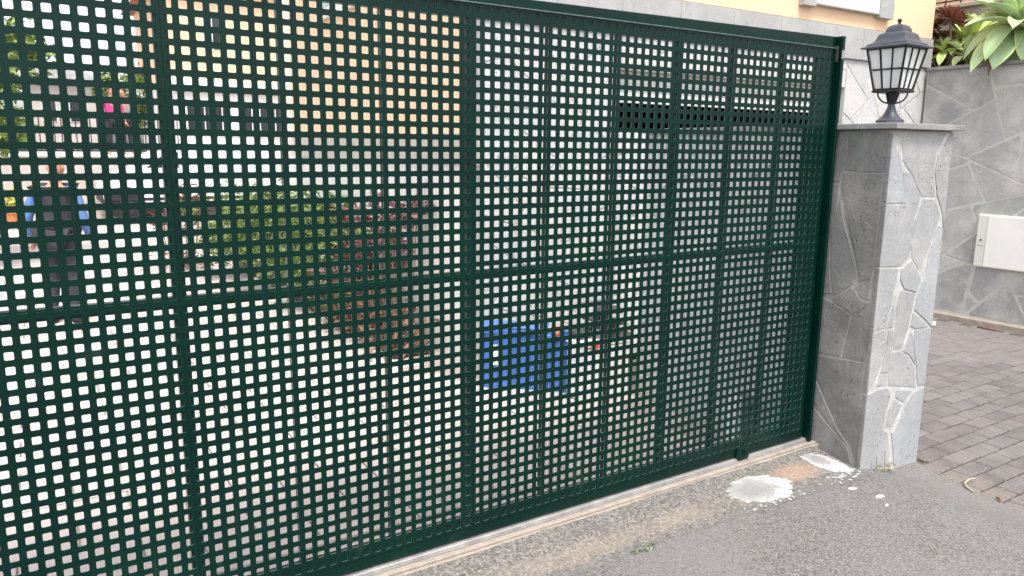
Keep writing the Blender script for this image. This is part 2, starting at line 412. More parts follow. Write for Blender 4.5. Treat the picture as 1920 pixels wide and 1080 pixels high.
def grow(poly, g):
    c = poly if area(poly) > 0 else poly[::-1]; out = []
    for i in range(len(c)):
        a, b, d = Vector(c[i - 1]), Vector(c[i]), Vector(c[(i + 1) % len(c)])
        e1 = (b - a).normalized(); e2 = (d - b).normalized(); n = Vector((e1.y + e2.y, -(e1.x + e2.x)))
        n = n.normalized() if n.length > 1e-6 else Vector((0, 0)); out.append(tuple(b + n * g))
    return out
def lay_stones(polys, frame, t, bev, mat, parent, rng, name='stone', dt=.003):
    for p in polys:
        m = stone_mesh(name, p, frame, t + rng.uniform(-dt, dt), bev, rng); m.materials.append(mat); link(name, m, parent)

# ------------------------------------------------------------ ground
def sheet(name, x0, y0, x1, y1, nx, ny, fz, mat):
    b = MB()
    for j in range(ny + 1):
        for i in range(nx + 1):
            x = x0 + (x1 - x0) * i / nx; y = y0 + (y1 - y0) * j / ny; b.v.append((x, y, fz(x, y)))
    for j in range(ny):
        for i in range(nx):
            a = j * (nx + 1) + i; b.f.append((a, a + 1, a + nx + 2, a + nx + 1))
    return b.build(name, mat, smooth=True, fixn=False)
def sstep(a, b, x): t = min(1, max(0, (x - a) / (b - a))); return t * t * (3 - 2 * t)
def edge_x(y):                                   # where the asphalt ends over the brick paving
    e = [(.2, 3.66), (-.28, 3.64), (-.376, 3.585), (-.5, 3.56), (-.68, 3.53), (-.83, 3.50), (-1.0, 3.48), (-2, 3.4), (-60, 3.4)]
    for (a, xa), (b, xb) in zip(e, e[1:]):
        if y <= a and y >= b: return xa + (xb - xa) * (a - y) / (a - b) + .006 * noise.noise(Vector((y * 14, 3.1, 0)))
    return e[0][1] if y > .2 else e[-1][1]
def za(x, y):
    z = -.03 - .088 * sstep(3.02, 3.5, x) + .004 * noise.noise(Vector((x * 1.7, y * 1.7, 0)))
    z += .042 * sstep(-.34, -.05, y) * (1 - sstep(3.03, 3.12, x))
    if x > 3.12: z += .022 * math.exp(-((x - 3.5) / .12) ** 2 - ((y + .33) / .07) ** 2)
    return z
g = struct(sheet('ground', -150, -150, 150, 250, 2, 2, lambda x, y: -.2, M['joint']))
# asphalt, fine near the gate, its right edge follows the curved seam
b = MB(); xs = [-40, -12, -5, -2, -1, 0] + [i * .04 for i in range(1, 88)]; ys = [-40, -15, -6, -4, -3, -2.5, -2] + [-1.96 + i * .04 for i in range(0, 48)] + [-.045]
nx = len(xs) + 3
for y in ys:
    ex = edge_x(y); row = [x for x in xs if x < ex - .03][:len(xs)]
    row = [min(x, ex - .02) for x in xs] + [ex - .012, ex, ex + .004]
    for i, x in enumerate(row): b.v.append((x, y, za(x, y) - (.012 if i == nx - 1 else 0)))
for j in range(len(ys) - 1):
    for i in range(nx - 1):
        a = j * nx + i; b.f.append((a, a + 1, a + nx + 1, a + nx))
# strip in front of and under the pillar
struct(b.build('asphalt', M['asphalt'], smooth=True, fixn=False))
# gravelly concrete apron along the gate track
b = MB(); ax = [-3 + i * .03 for i in range(0, 203)]; rows = 7
for x in ax:
    ya = -.325 - .05 * sstep(1.6, 3.0, x) + .030 * noise.noise(Vector((x * 3.1, 0, 0))) + .012 * noise.noise(Vector((x * 17, 5, 0)))
    for j in range(rows):
        y = ya + (-.055 - ya) * j / (rows - 1); xx = min(x, 3.085)
        b.v.append((xx, y, za(xx, y) + (.004 if j else .001) + .002 * noise.noise(Vector((xx * 9, y * 9, 2)))))
for i in range(len(ax) - 1):
    for j in range(rows - 1):
        a = i * rows + j; b.f.append((a, a + rows, a + rows + 1, a + 1))
struct(b.build('concrete_apron', M['apron'], smooth=True))
# track kerb: sandy cement lip with a recessed groove, steel guide rail
b = MB(); b.box((-3, -.060, -.12), (3.09, -.045, .017), .003); b.box((-3, -.042, -.12), (3.09, -.016, .025), .003); b.box((-3, -.0445, -.12), (3.09, .12, .011))
struct(b.build('track_kerb', M['cement']))
b = MB()
b.box((-3, -.009, .0115), (3.072, .045, .040), .003); b.box((-3, -.0150, .0115), (3.072, -.0095, .028))
t_rail = tag(b.build('gate_track', M['steel']), 'pale galvanised guide rail on the ground under the green gate', 'gate track')
# loose grit
def scatter(name, n, x0, x1, yf, zf, s0, s1, mat, rng):
    b = MB()
    for _ in range(n):
        x = rng.uniform(x0, x1); y = yf(x, rng); z = zf(x, y); s = rng.uniform(s0, s1) * rng.choice((.6, .8, 1))
        a = rng.uniform(0, 3.14); ca, sa = math.cos(a) * s, math.sin(a) * s; q = rng.uniform(.55, 1); h = s * rng.uniform(.4, .8)
        V = [(x + ca, y + sa, z), (x - sa * q, y + ca * q, z), (x - ca, y - sa, z), (x + sa * q, y - ca * q, z), (x + ca * .3, y + sa * .3, z + h)]
        b.add(V, [(0, 1, 4), (1, 2, 4), (2, 3, 4), (3, 0, 4)])
    return stuff(b.build(name, mat, fixn=False))
k = NT('grit'); bwn = k.n('ShaderNodeRGBToBW'); k.l(k.vor(130, vec=k.gpos(), out='Color'), bwn.inputs[0])
k.col(k.ramp(bwn.outputs[0], [(.15, (.11, .10, .09)), (.5, (.19, .175, .158)), (.88, (.36, .335, .31))])); k.rough(.9); M['grit'] = k.m
k = NT('asphalt_chips'); bwn = k.n('ShaderNodeRGBToBW'); k.l(k.vor(130, vec=k.gpos(), out='Color'), bwn.inputs[0])
k.col(k.ramp(bwn.outputs[0], [(.15, (.09, .088, .086)), (.5, (.19, .187, .184)), (.85, (.34, .335, .33))])); k.rough(.9); M['chips'] = k.m
rg = random.Random(3)
scatter('gravel', 11000, .3, 3.07, lambda x, r: -.062 - abs(r.gauss(0, 1)) * .13 if r.random() < .75 else r.uniform(-.34, -.06), lambda x, y: za(x, y) + .003, .002, .0050, M['grit'], rg)
scatter('asphalt_grit', 15000, .9, 3.42, lambda x, r: -.33 - r.random() ** 1.2 * 1.15, lambda x, y: za(x, y) - .001, .0015, .0042, M['chips'], rg)
scatter('paving_grit', 1200, 3.5, 3.95, lambda x, r: -.25 - r.random() * .8, lambda x, y: -.119, .002, .006, M['grit'], rg)
# yard slabs behind the gate
struct(sheet('yard_ground', -7, .12, 3.1, 40, 2, 2, lambda x, y: -.034, M['tilejoint']))
tw, td = .42, .235
mt = MB().box((.004, .004, -.03), (tw - .004, td - .004, 0), .003).mesh('paving_slab'); mt.materials.append(M['tile'])
yard = bpy.data.objects['yard_ground']; far = MB(); cnt = 0; cand = []
for j in range(0, 60):
    for i in range(-16, 8):
        x = i * tw + (j % 2) * tw / 2 - .1; y = .13 + j * td
        if x + tw > 2.86 and y < 2.2: continue
        if x + tw > 2.2 and y + td > 2.05: continue
        v = math.atan2(x + .34 + .2, y + 2.39)
        cand.append((math.hypot(x + .34, y + 2.4) + (30 if not (-.35 < v < 1.1) else 0), x, y))
cand.sort(); rt = random.Random(5)
for i, (d, x, y) in enumerate(cand):
    z = -.02 + rt.uniform(-.0015, .0015)
    if i < 290: link('paving_slab', mt, yard, (x, y, z))
    else: far.box((x + .004, y + .004, z - .03), (x + tw - .004, y + td - .004, z))
stuff(far.build('distant_paving_slabs', M['tile'], yard))
# brick paving beside the pillar
drive = struct(sheet('brick_paved_driveway', 3.1, -14, 16, 2.1, 2, 2, lambda x, y: -.136, M['joint']))
pw, pd = .226, .115
mp = [MB().box((.004, .004, -.04), (pw - .004, pd - .004, 0), .006).mesh('paver') for _ in range(1)]
mp[0].materials.append(M['paver']); cand = []
for j in range(-30, 18):
    for i in range(0, 21):
        x = 3.13 + i * pw + (j % 2) * pw / 2; y = j * pd + .02
        if x + pw > 7.5 or y + pd > 2.09 or y > 2.0 or (x < 3.62 and y > -.3 - pd and False): continue
        if x + pw < edge_x(y) - .05 and y < -.25: continue
        if x < 3.64 and y > -.33: continue
        vis = 3.3 <= x and -1.25 < y < 1.95
        cand.append((math.hypot(x + .34, y + 2.4) + (0 if vis else 50), x, y))
cand.sort(); farp = MB()
for i, (d, x, y) in enumerate(cand):
    z = -.120 + rt.uniform(-.002, .002) - .012 * math.exp(-((x - 4.1) ** 2 + (y - .2) ** 2) * 2) * 0
    if i < 298: link('paver', mp[0], drive, (x + rt.uniform(-.001, .001), y, z), (rt.uniform(-.008, .008), rt.uniform(-.008, .008), rt.uniform(-.008, .008)))
    else: farp.box((x + .003, y + .003, z - .04), (x + pw - .003, y + pd - .003, z), .004)
stuff(farp.build('distant_pavers', M['paver'], drive))

# ------------------------------------------------------------ pillar
def tops(o): return o
pil = thing('stone_pillar', 'grey crazy paved stone gate pillar with flat slab cap, right of the green gate', 'pillar', (3.093, -.3, 0))
X0, X1, Y0, Y1, ZT = 3.093, 3.622, -.3, .12, 1.662
b = MB().box((.0032, .0028, -.2), (X1 - X0 - .004, Y1 - Y0, ZT), .004); b.build('core', M['mortar'], pil)
MB().box((.0026, .022, -.1), (.0031, Y1 - Y0 - .002, ZT - .003)).build('side_mortar', make_stone('grey_side_mortar', (.33, .325, .315), (.34, .33, .32), .5, pores=False), pil)
FRONT=[[(3.09,1.613),(3.182,1.519),(3.197,1.459),(3.232,1.366),(3.26,1.314),(3.077,1.317)],[(3.074,1.309),(3.262,1.301),(3.318,1.154),(3.342,1.05),(3.271,1.002),(3.072,1.009)],[(3.173,1.614),(3.559,1.651),(3.487,1.554),(3.477,1.456),(3.516,1.338),(3.399,1.341),(3.289,1.453),(3.2,1.519)],[(3.21,1.464),(3.28,1.453),(3.386,1.339),(3.346,1.224),(3.347,1.072),(3.303,1.181),(3.25,1.319)],[(3.402,1.328),(3.515,1.32),(3.58,1.244),(3.541,1.142),(3.511,1.072),(3.432,0.979),(3.369,1.032),(3.346,1.125),(3.361,1.223)],[(3.579,1.631),(3.615,1.647),(3.626,1.193),(3.598,1.255),(3.529,1.349),(3.492,1.456),(3.502,1.551)],[(3.621,1.171),(3.578,1.184),(3.531,1.071),(3.507,0.945),(3.454,0.835),(3.439,0.761),(3.626,0.649)],[(3.279,0.982),(3.357,1.02),(3.433,0.948),(3.463,0.915),(3.436,0.854),(3.326,0.881),(3.284,0.931)],[(3.083,0.995),(3.261,0.984),(3.233,0.905),(3.23,0.819),(3.197,0.692),(3.09,0.686)],[(3.299,0.872),(3.428,0.846),(3.416,0.758),(3.398,0.67),(3.363,0.573),(3.288,0.569),(3.281,0.687),(3.276,0.795)],[(3.242,0.804),(3.263,0.788),(3.262,0.692),(3.211,0.693)],[(3.433,0.742),(3.584,0.657),(3.469,0.659),(3.421,0.676)],[(3.466,0.645),(3.624,0.638),(3.623,0.331),(3.551,0.334),(3.519,0.448),(3.475,0.573)],[(3.422,0.645),(3.451,0.624),(3.502,0.459),(3.435,0.523),(3.377,0.549)],[(3.282,0.551),(3.334,0.552),(3.44,0.5),(3.5,0.442),(3.532,0.328),(3.274,0.382),(3.266,0.48)],[(3.088,0.675),(3.199,0.681),(3.224,0.592),(3.181,0.492),(3.138,0.424),(3.096,0.375)],[(3.223,0.675),(3.265,0.675),(3.267,0.558),(3.257,0.453),(3.196,0.46),(3.228,0.591)],[(3.188,0.45),(3.255,0.439),(3.254,0.388),(3.17,0.394)],[(3.09,0.359),(3.174,0.37),(3.263,0.367),(3.302,0.332),(3.272,0.231),(3.263,0.142),(3.311,0.115),(3.381,-0.178),(3.092,-0.108)],[(3.353,0.34),(3.5,0.313),(3.43,0.263),(3.355,0.303)],[(3.342,0.29),(3.422,0.25),(3.358,0.147),(3.285,0.153),(3.299,0.24)],[(3.616,0.314),(3.522,0.303),(3.453,0.241),(3.381,0.128),(3.351,0.107),(3.422,-0.188),(3.652,-0.243)],[(3.093,1.65),(3.163,1.624),(3.567,1.659),(3.202,1.655)]]
SIDE=[[(0.05,1.657),(-0.058,1.656),(-0.064,1.541),(-0.054,1.462),(-0.042,1.409),(0.047,1.411)],[(-0.067,1.656),(-0.178,1.652),(-0.167,1.573),(-0.141,1.498),(-0.136,1.465),(-0.065,1.468),(-0.073,1.544)],[(-0.187,1.651),(-0.279,1.65),(-0.272,1.464),(-0.145,1.46),(-0.152,1.499),(-0.178,1.573)],[(-0.061,1.449),(-0.27,1.456),(-0.268,1.188),(-0.268,1.005),(-0.257,0.946),(-0.205,0.924),(-0.157,1.087),(-0.097,1.274),(-0.058,1.391)],[(0.046,1.394),(-0.04,1.393),(-0.04,1.302),(-0.029,1.138),(0.006,1.087),(0.046,1.241)],[(-0.057,1.316),(-0.087,1.198),(-0.163,1.026),(-0.184,0.961),(-0.158,0.898),(-0.062,0.83),(-0.036,0.973),(-0.027,1.097),(-0.036,1.22)],[(-0.067,0.811),(-0.163,0.882),(-0.191,0.862),(-0.206,0.835),(-0.256,0.822),(-0.228,0.79),(-0.179,0.754),(-0.079,0.791)],[(0.036,0.804),(-0.063,0.788),(-0.168,0.743),(-0.154,0.646),(-0.133,0.52),(0.041,0.513)],[(-0.183,0.743),(-0.27,0.825),(-0.273,0.631),(-0.267,0.525),(-0.149,0.518),(-0.166,0.648)],[(0.037,1.076),(-0.019,1.087),(-0.049,0.836),(0.038,0.821)],[(0.039,0.493),(-0.144,0.506),(-0.268,0.514),(-0.272,0.184),(-0.277,-0.01),(-0.235,0.085),(-0.162,0.139),(0.003,0.393)],[(0.008,0.374),(-0.157,0.128),(-0.218,0.068),(-0.125,0.135),(0.024,0.262)],[(0.042,0.239),(-0.22,0.051),(-0.281,-0.102),(0.042,-0.198)],[(-0.21,0.909),(-0.258,0.935),(-0.257,0.839),(-0.21,0.847),(-0.172,0.878)],[(-0.09,1.252),(-0.12,1.187),(-0.168,1.059),(-0.189,0.973),(-0.164,1.045)]]
rp = random.Random(11)
fr = (Vector((0, .006, 0)), Vector((1, 0, 0)), Vector((0, 0, 1)), Vector((0, -1, 0)))
def cl(v, a, b): return min(max(v, a), b)
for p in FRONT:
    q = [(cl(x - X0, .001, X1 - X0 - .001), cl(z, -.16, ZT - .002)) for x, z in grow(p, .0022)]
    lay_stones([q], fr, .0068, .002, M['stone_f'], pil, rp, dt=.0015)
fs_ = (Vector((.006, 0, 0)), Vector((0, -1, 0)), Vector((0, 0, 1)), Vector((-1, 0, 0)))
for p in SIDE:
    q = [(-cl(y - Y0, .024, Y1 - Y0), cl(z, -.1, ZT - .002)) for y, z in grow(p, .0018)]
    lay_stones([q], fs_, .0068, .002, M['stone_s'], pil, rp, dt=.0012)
# dark return edge of the front slabs
for (z0, z1) in ((-.12, .355), (.365, .70), (.71, 1.0), (1.008, 1.318), (1.325, 1.64)):
    b = MB().box((-.002, .0, z0), (.0055, .021, z1), .0015); b.build('edge_stone', M['slab'], pil)
b = MB().box((.0055, Y1 - Y0 + .0, -.1), (X1 - X0 - .01, Y1 - Y0 + .004, ZT - .01))
for (x0, x1, y0, y1) in ((-.032, X1 - X0 + .028, -.038, .155), (-.034, X1 - X0 + .026, .158, Y1 - Y0 + .03)):
    c = MB().box((x0, y0, ZT + .001), (x1, y1, ZT + .029), .003); c.build('cap_slab', M['slab'], pil)
# ------------------------------------------------------------ pillar lantern
LX, LY, LZ = 3.414, -.08, 1.6925
lan = thing('pillar_lantern', 'dark metal lantern with frosted panes standing on the stone pillar', 'lantern', (LX, LY, LZ), R(2.7))
H = lambda z: z - LZ
b = MB().lathe([(.072, 0), (.073, .010), (.066, .013), (.065, .024), (.060, .028), (.052, .034), (.040, .046), (.030, .062), (.022, .080), (.017, .098), (.016, .104)], 32)
b.box((.047, -.012, .026), (.062, .0, .040), .002)
smooth_by_angle(b.build('base', M['lamp'], lan), 40)
b = MB().lathe([(.016, .104), (.024, .107), (.024, .116), (.017, .119), (.021, .15), (.030, .169)], 16)
for a in range(4):
    an = a * math.pi / 2 + math.pi / 4; r = .018; r2 = .033
    b.tube([(r * math.cos(an), r * math.sin(an), .115), (r2 * math.cos(an), r2 * math.sin(an), .172)], .005, 6)
smooth_by_angle(b.build('neck', M['lampdark'], lan), 40)
for a in range(4):
    an = a * math.pi / 2 + math.pi / 4; c_, s_ = math.cos(an), math.sin(an); pts = []
    for i in range(11):
        t = i / 10 * math.pi / 2; r = .020 + .052 * math.sin(t); z = .111 + .056 * (1 - math.cos(t)); pts.append((r * c_, r * s_, z))
    pts += [(.080 * c_, .080 * s_, .168)]
    MB().tube(pts, .0042, 8).build('scroll_arm', M['lampdark'], lan, smooth=True)
zb, zt_ = H(1.866), H(2.068); hb, ht = .065, .100
def fpt(face, u, v, off=0.0):      # face 0..3 ; u -1..1 ; v 0..1
    h = hb + (ht - hb) * v + off; z = zb + (zt_ - zb) * v
    x, y = u * h, -h; a = face * math.pi / 2
    return Vector((x * math.cos(a) - y * math.sin(a), x * math.sin(a) + y * math.cos(a), z))
def bar(b, p, q, w, t, nrm):
    p, q = Vector(p), Vector(q); d = (q - p).normalized(); s = d.cross(nrm).normalized() * w / 2; n = nrm.normalized() * t / 2
    V = [p - s - n, p + s - n, p + s + n, p - s + n, q - s - n, q + s - n, q + s + n, q - s + n]
    b.add(V, [(0, 1, 2, 3), (7, 6, 5, 4), (0, 4, 5, 1), (1, 5, 6, 2), (2, 6, 7, 3), (3, 7, 4, 0)])
fr_ = MB()
for f in range(4):
    nrm = (fpt(f, 1, 0) - fpt(f, -1, 0)).cross(fpt(f, -1, 1) - fpt(f, -1, 0)).normalized()
    for u in (-1 / 3, 1 / 3): bar(fr_, fpt(f, u, 0), fpt(f, u, 1), .0042, .006, nrm)
    bar(fr_, fpt(f, -1, .5), fpt(f, 1, .5), .0045, .0075, nrm)
    bar(fr_, fpt(f, -1, .985), fpt(f, 1, .985), .007, .008, nrm); bar(fr_, fpt(f, -1, .015), fpt(f, 1, .015), .008, .0085, nrm)
    fr_.tube([fpt(f, -1, -.01), fpt(f, -1, 1)], .0062, 6)
    for i in range(3):
        for j in range(2):
            u0, u1 = -1 + 2 / 3 * i + .05, -1 + 2 / 3 * (i + 1) - .05; v0, v1 = .02 + j * .49, .47 + j * .5
            q = [fpt(f, u0, v0, -.0035), fpt(f, u1, v0, -.0035), fpt(f, u1, v1, -.0035), fpt(f, u0, v1, -.0035)]
            c = sum(q, Vector()) / 4; q2 = [p - nrm * .003 for p in q]
            MB().add(q + q2, [(0, 1, 2, 3), (7, 6, 5, 4), (0, 4, 5, 1), (1, 5, 6, 2), (2, 6, 7, 3), (3, 7, 4, 0)]).build('pane', M['frost'], lan)
fr_.build('glazing_bars', M['lampdark'], lan)
MB().lathe([(.030, zb - .016), (.070, zb - .012), (.074, zb - .006), (.072, zb - .001), (.060, zb)], square=True).build('bottom_frame', M['lampdark'], lan)
ez = H(2.070)
prof = [(.100, ez - .004), (.122, ez - .001), (.1235, ez + .003), (.1225, ez + .006), (.114, ez + .009), (.104, ez + .014), (.1015, ez + .0215), (.092, ez + .026), (.083, ez + .032), (.075, ez + .041), (.071, ez + .053),
        (.068, ez + .064), (.063, ez + .070), (.056, ez + .0745), (.052, ez + .078), (.0455, ez + .079), (.0445, ez + .083), (.042, ez + .095), (.035, ez + .107), (.024, ez + .115), (.010, ez + .119)]
smooth_by_angle(MB().lathe(prof, square=True).build('roof', M['lamp'], lan), 42)
b = MB().lathe([(.006, ez + .118), (.008, ez + .122), (.005, ez + .126), (.009, ez + .1295), (.0115, ez + .136), (.009, ez + .1425), (.002, ez + .146)], 16)
smooth_by_angle(b.build('finial', M['lampdark'], lan), 50)
MB().tube([(.055, -.012, .033), (.068, -.016, .036)], .004, 6).build('screw', M['lampdark'], lan)

# ------------------------------------------------------------ sliding gate
P24 = 1 / 24
gate = thing('sliding_gate', 'dark green perforated metal sliding gate with small square holes', 'gate', (0, 0, 0))
def hole_sheet():
    b = MB(); nc, nr = 24, 47; h = .0115; r = .0025; th = .0028
    hv = []; wall_i = []
    for (sx, sz) in ((1, -1), (1, 1), (-1, 1), (-1, -1)):
        a = (sx * h, sz * (h - r)); c = (sx * (h - r), sz * h)
        hv += ([c, a] if sx * sz < 0 else [a, c])
    def V(x, y, z): b.v.append((x, y, z)); return len(b.v) - 1
    grid = {}
    for k_, y in enumerate((0.0, th)):
        for j in range(nr + 1):
            for i in range(nc + 1):
                x = i * P24; 
                if i == 0: x += .0005
                if i == nc: x -= .0005
                grid[(k_, i, j)] = V(x, y, 2.05 - j * P24 - (.003 if j == 0 else 0))
    for j in range(nr):
        for i in range(nc):
            cx, cz = (i + .5) * P24, 2.05 - (j + .5) * P24
            ring = [[V(cx + q[0], y, cz + q[1]) for q in hv] for y in (0.0, th)]
            for k_ in (0, 1):
                # corners in order: (+,-),(+,+),(-,+),(-,-)
                cs = [grid[(k_, i + 1, j + 1)], grid[(k_, i + 1, j)], grid[(k_, i, j)], grid[(k_, i, j + 1)]]
                for c in range(4):
                    a0, a1 = ring[k_][2 * c], ring[k_][2 * c + 1]; nx_ = ring[k_][(2 * c + 2) % 8]
                    t1 = (cs[c], a1, a0); t2 = (cs[c], cs[(c + 1) % 4], nx_, a1)
                    b.f += [t1, t2] if k_ == 1 else [t1[::-1], t2[::-1]]
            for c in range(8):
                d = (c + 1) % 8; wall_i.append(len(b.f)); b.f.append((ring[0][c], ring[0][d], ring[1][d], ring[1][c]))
    # outer rim
    for j in range(nr):
        for i in (0, nc): b.f.append((grid[(0, i, j)], grid[(0, i, j + 1)], grid[(1, i, j + 1)], grid[(1, i, j)]))
    for i in range(nc):
        for j in (0, nr): b.f.append((grid[(0, i, j)], grid[(0, i + 1, j)], grid[(1, i + 1, j)], grid[(1, i, j)]))
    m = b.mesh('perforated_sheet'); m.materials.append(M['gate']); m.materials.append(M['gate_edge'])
    for i in wall_i: m.polygons[i].material_index = 1  # hole walls get the paler tone that imitates glinting lips
    return m
ms = hole_sheet()
for i in range(-2, 3): link('perforated_sheet', ms, gate, (i, 0, 0))
FY0, FY1 = .0031, .0320
zr = lambda r: 2.05 - (r + .5) * P24
def gb(name, a, b_, bev=.002): return MB().box(a, b_, bev).build(name, M['gate'], gate)
# top rail, its upper edge rising slightly to the right
for (nm, a, c, zf0, zf1, y0, y1) in (('top_rail', -2.02, 3.030, lambda x: 2.0, lambda x: 2.051 + .0185 * (x + .0), FY0, FY1),):
    z1a, z1b = 2.0505 + .0175 * (a - 0.0) if a > -.1 else 2.05, 2.071 + .0185 * (c - 1.118)
    b = MB(); V = []
    for x in (a, c):
        zt2 = 2.071 + .0185 * (max(x, 0) - 1.118)
        for y, z in ((y0, 2.0), (y0, zt2 - .002), (y0 + .002, zt2), (y1, zt2), (y1, 2.0)): V.append((x, y, z))
    b.add(V, [(0, 1, 6, 5), (1, 2, 7, 6), (2, 3, 8, 7), (3, 4, 9, 8), (4, 0, 5, 9), (4, 3, 2, 1, 0), (5, 6, 7, 8, 9)])
    b.build(nm, M['gate'], gate)
b = MB(); b.box((-2.02, -.0065, 2.0485), (3.03, .0028, 2.0530), .0012); b.build('top_bead', M['gate_edge'], gate)  # paler colour stands in for the lit line along the sheet top
gb('mid_rail', (-2.02, FY0, zr(22.93)), (3.03, FY1 - .004, zr(22.08)))
b = MB(); b.box((-2.02, FY0, .0465), (3.03, FY1, .136), .003); b.build('bottom_rail', M['gate'], gate)
def upright(x0, x1, y1=FY1 - .006, name='upright'): MB().box((x0, FY0 + .0006, .137), (x1, y1, 1.999), .002).build(name, M['gate'], gate)
for c in range(-48, 73, 8):
    if c % 24 == 0 and c < 72:
        upright((c - .5 + .06) * P24, (c - .5 + .98) * P24, FY1, 'upright')
    elif c % 24: upright((c - .5 + .30) * P24, (c - .5 + .72) * P24, FY0 + .025)
upright(70.2 * P24 - .5 * P24, 3.029, FY1)
rv = MB(); rgr = random.Random(4)
for c in (0, 24, 48, 71.6):
    for r in range(1, 46, 2):
        for s in (-1, 1):
            if rgr.random() < .25: continue
            x = (c + (.34 if s > 0 else -.34)) * P24 + (0 if c != 71.6 else 0); z = zr(r + .5) + rgr.uniform(-.003, .003)
            rv.add(*(lambda q: (q.v, q.f))(MB().lathe([(.0032, 0), (.0028, .0012), (.0012, .002)], 6)) ) if False else None
            V = [(x + .003 * math.cos(a), -.0002, z + .003 * math.sin(a)) for a in [j * math.pi / 3 for j in range(6)]] + [(x + .0018 * math.cos(a), -.0018, z + .0018 * math.sin(a)) for a in [j * math.pi / 3 for j in range(6)]]
            rv.add(V, [(j, (j + 1) % 6, 6 + (j + 1) % 6, 6 + j) for j in range(6)] + [tuple(range(6, 12))])
for i in range(-40, 73, 6):
    for z in (zr(46.2), zr(.5) + .014):
        x = i * P24; V = [(x + .003 * math.cos(a), -.0002, z + .003 * math.sin(a)) for a in [j * math.pi / 3 for j in range(6)]] + [(x + .0018 * math.cos(a), -.0018, z + .0018 * math.sin(a)) for a in [j * math.pi / 3 for j in range(6)]]
        rv.add(V, [(j, (j + 1) % 6, 6 + (j + 1) % 6, 6 + j) for j in range(6)] + [tuple(range(6, 12))])
stuff(rv.build('rivets', M['gate'], gate))
# wheel cover with bolt
for wx in (2.55,):
    b = MB(); n = 20; rr = .046; zc = .060
    prof = [(wx + rr * math.cos(2 * math.pi * i / 32), zc + rr * math.sin(2 * math.pi * i / 32)) for i in range(32)]
    V = [(x, -.0105, z) for x, z in prof] + [(x, .03, z) for x, z in prof]; m_ = len(prof)
    b.add(V, [tuple(range(m_)), tuple(reversed(range(m_, 2 * m_)))] + [(i, (i + 1) % m_, m_ + (i + 1) % m_, m_ + i) for i in range(m_)])
    b.build('wheel_housing', M['gate'], gate)
    b = MB()
    for (r, y) in ((.010, -.0165), (.0065, -.022)):
        V = [(wx + .004 + r * math.cos(a), y, .072 + r * math.sin(a)) for a in [j * math.pi / 3 for j in range(6)]] + [(wx + .004 + r * math.cos(a), y + .006, .072 + r * math.sin(a)) for a in [j * math.pi / 3 for j in range(6)]]
        b.add(V, [tuple(range(6))] + [(j, (j + 1) % 6, 6 + (j + 1) % 6, 6 + j) for j in range(6)])
    b.build('wheel_bolt', M['gate'], gate)
# closing post on the pillar
cp = thing('gate_closing_post', 'narrow green steel channel on the pillar side where the gate closes', 'gate post', (3.046, .0, 0))
b = MB(); b.box((.0, -.026, -.004), (.0050, .045, 2.108), .001); b.box((.0051, -.026, -.004), (.021, -.021, 2.108), .001); b.box((.0051, .036, -.004), (.03, .042, 2.1), .001)
b.build('channel', M['gate'], cp)
b = MB().box((-.0165, -.012, 1.985), (-.001, .02, 2.062), .004); b.build('rubber_stop', M['rubber'], cp)
MB().box((-.003, -.030, 2.0), (.014, -.0262, 2.04), .001).build('latch_plate', M['steel'], cp)

# ------------------------------------------------------------ low stone wall behind the gate
low = thing('low_stone_wall', 'low grey stone clad wall running inwards behind the right end of the gate', 'wall', (2.9, .07, 0))
MB().box((.014, 0, -.05), (.19, 1.13, 1.655)).build('core', M['mortar_w'], low)
fr = (Vector((.0145, 0, 0)), Vector((0, -1, 0)), Vector((0, 0, 1)), Vector((-1, 0, 0)))
rl = random.Random(21)
lay_stones([[(-y, z) for y, z in c] for c in shards(.0, -.04, 1.13, 1.65, .27, .006, rl)], fr, .0045, .002, M['stone_y'], low, rl)
MB().box((-.02, -.0, 1.656), (.205, 1.15, 1.682), .003).build('cap_slab', M['slab'], low)

# ------------------------------------------------------------ house behind
house = thing('main_house', 'orange rendered house with grey stone clad base behind the green gate', 'house', (2.26, 2.1, 0))
HX, HY = 2.26, 2.1
hb_ = lambda a, b_, mat, name, bev=0.0: MB().box((a[0] - HX, a[1] - HY, a[2]), (b_[0] - HX, b_[1] - HY, b_[2]), bev).build(name, M[mat], house)
# stone base with the recessed opening (front skin 0.16 deep)
OX0, OX1, OZ0, OZ1 = 3.46, 6.2, 1.715, 2.15
hb_((2.275, 2.115, -.1), (OX0, 2.3, 2.41), 'mortar_w', 'base_wall')
hb_((OX0, 2.115, -.1), (OX1, 2.3, OZ0), 'mortar_w', 'base_wall')
hb_((OX0, 2.115, OZ1 + .0), (OX1, 2.3, 2.41), 'mortar_w', 'lintel')
hb_((OX1, 2.115, -.14), (7.56, 2.3, 2.41), 'mortar_w', 'base_wall')
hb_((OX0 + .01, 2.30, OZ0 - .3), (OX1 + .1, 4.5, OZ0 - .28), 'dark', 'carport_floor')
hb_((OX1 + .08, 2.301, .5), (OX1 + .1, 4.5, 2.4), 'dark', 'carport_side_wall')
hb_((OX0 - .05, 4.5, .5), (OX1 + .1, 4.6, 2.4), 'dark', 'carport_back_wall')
fr = (Vector((0, .0145, 0)), Vector((1, 0, 0)), Vector((0, 0, 1)), Vector((0, -1, 0)))
rh = random.Random(31)
for (x0, z0, x1, z1, s) in ((2.262, -.03, OX0, 2.405, .30), (OX0 + .004, -.03, OX1, OZ0, .30), (OX0 + .004, OZ1, OX1, 2.405, .26), (OX1 + .004, -.13, 7.52, 2.405, .34)):
    lay_stones([[(x - HX, z) for x, z in c] for c in shards(x0, z0, x1, z1, s, .006, rh)], fr, .0040, .002, M['stone_y'], house, rh, dt=.0012)
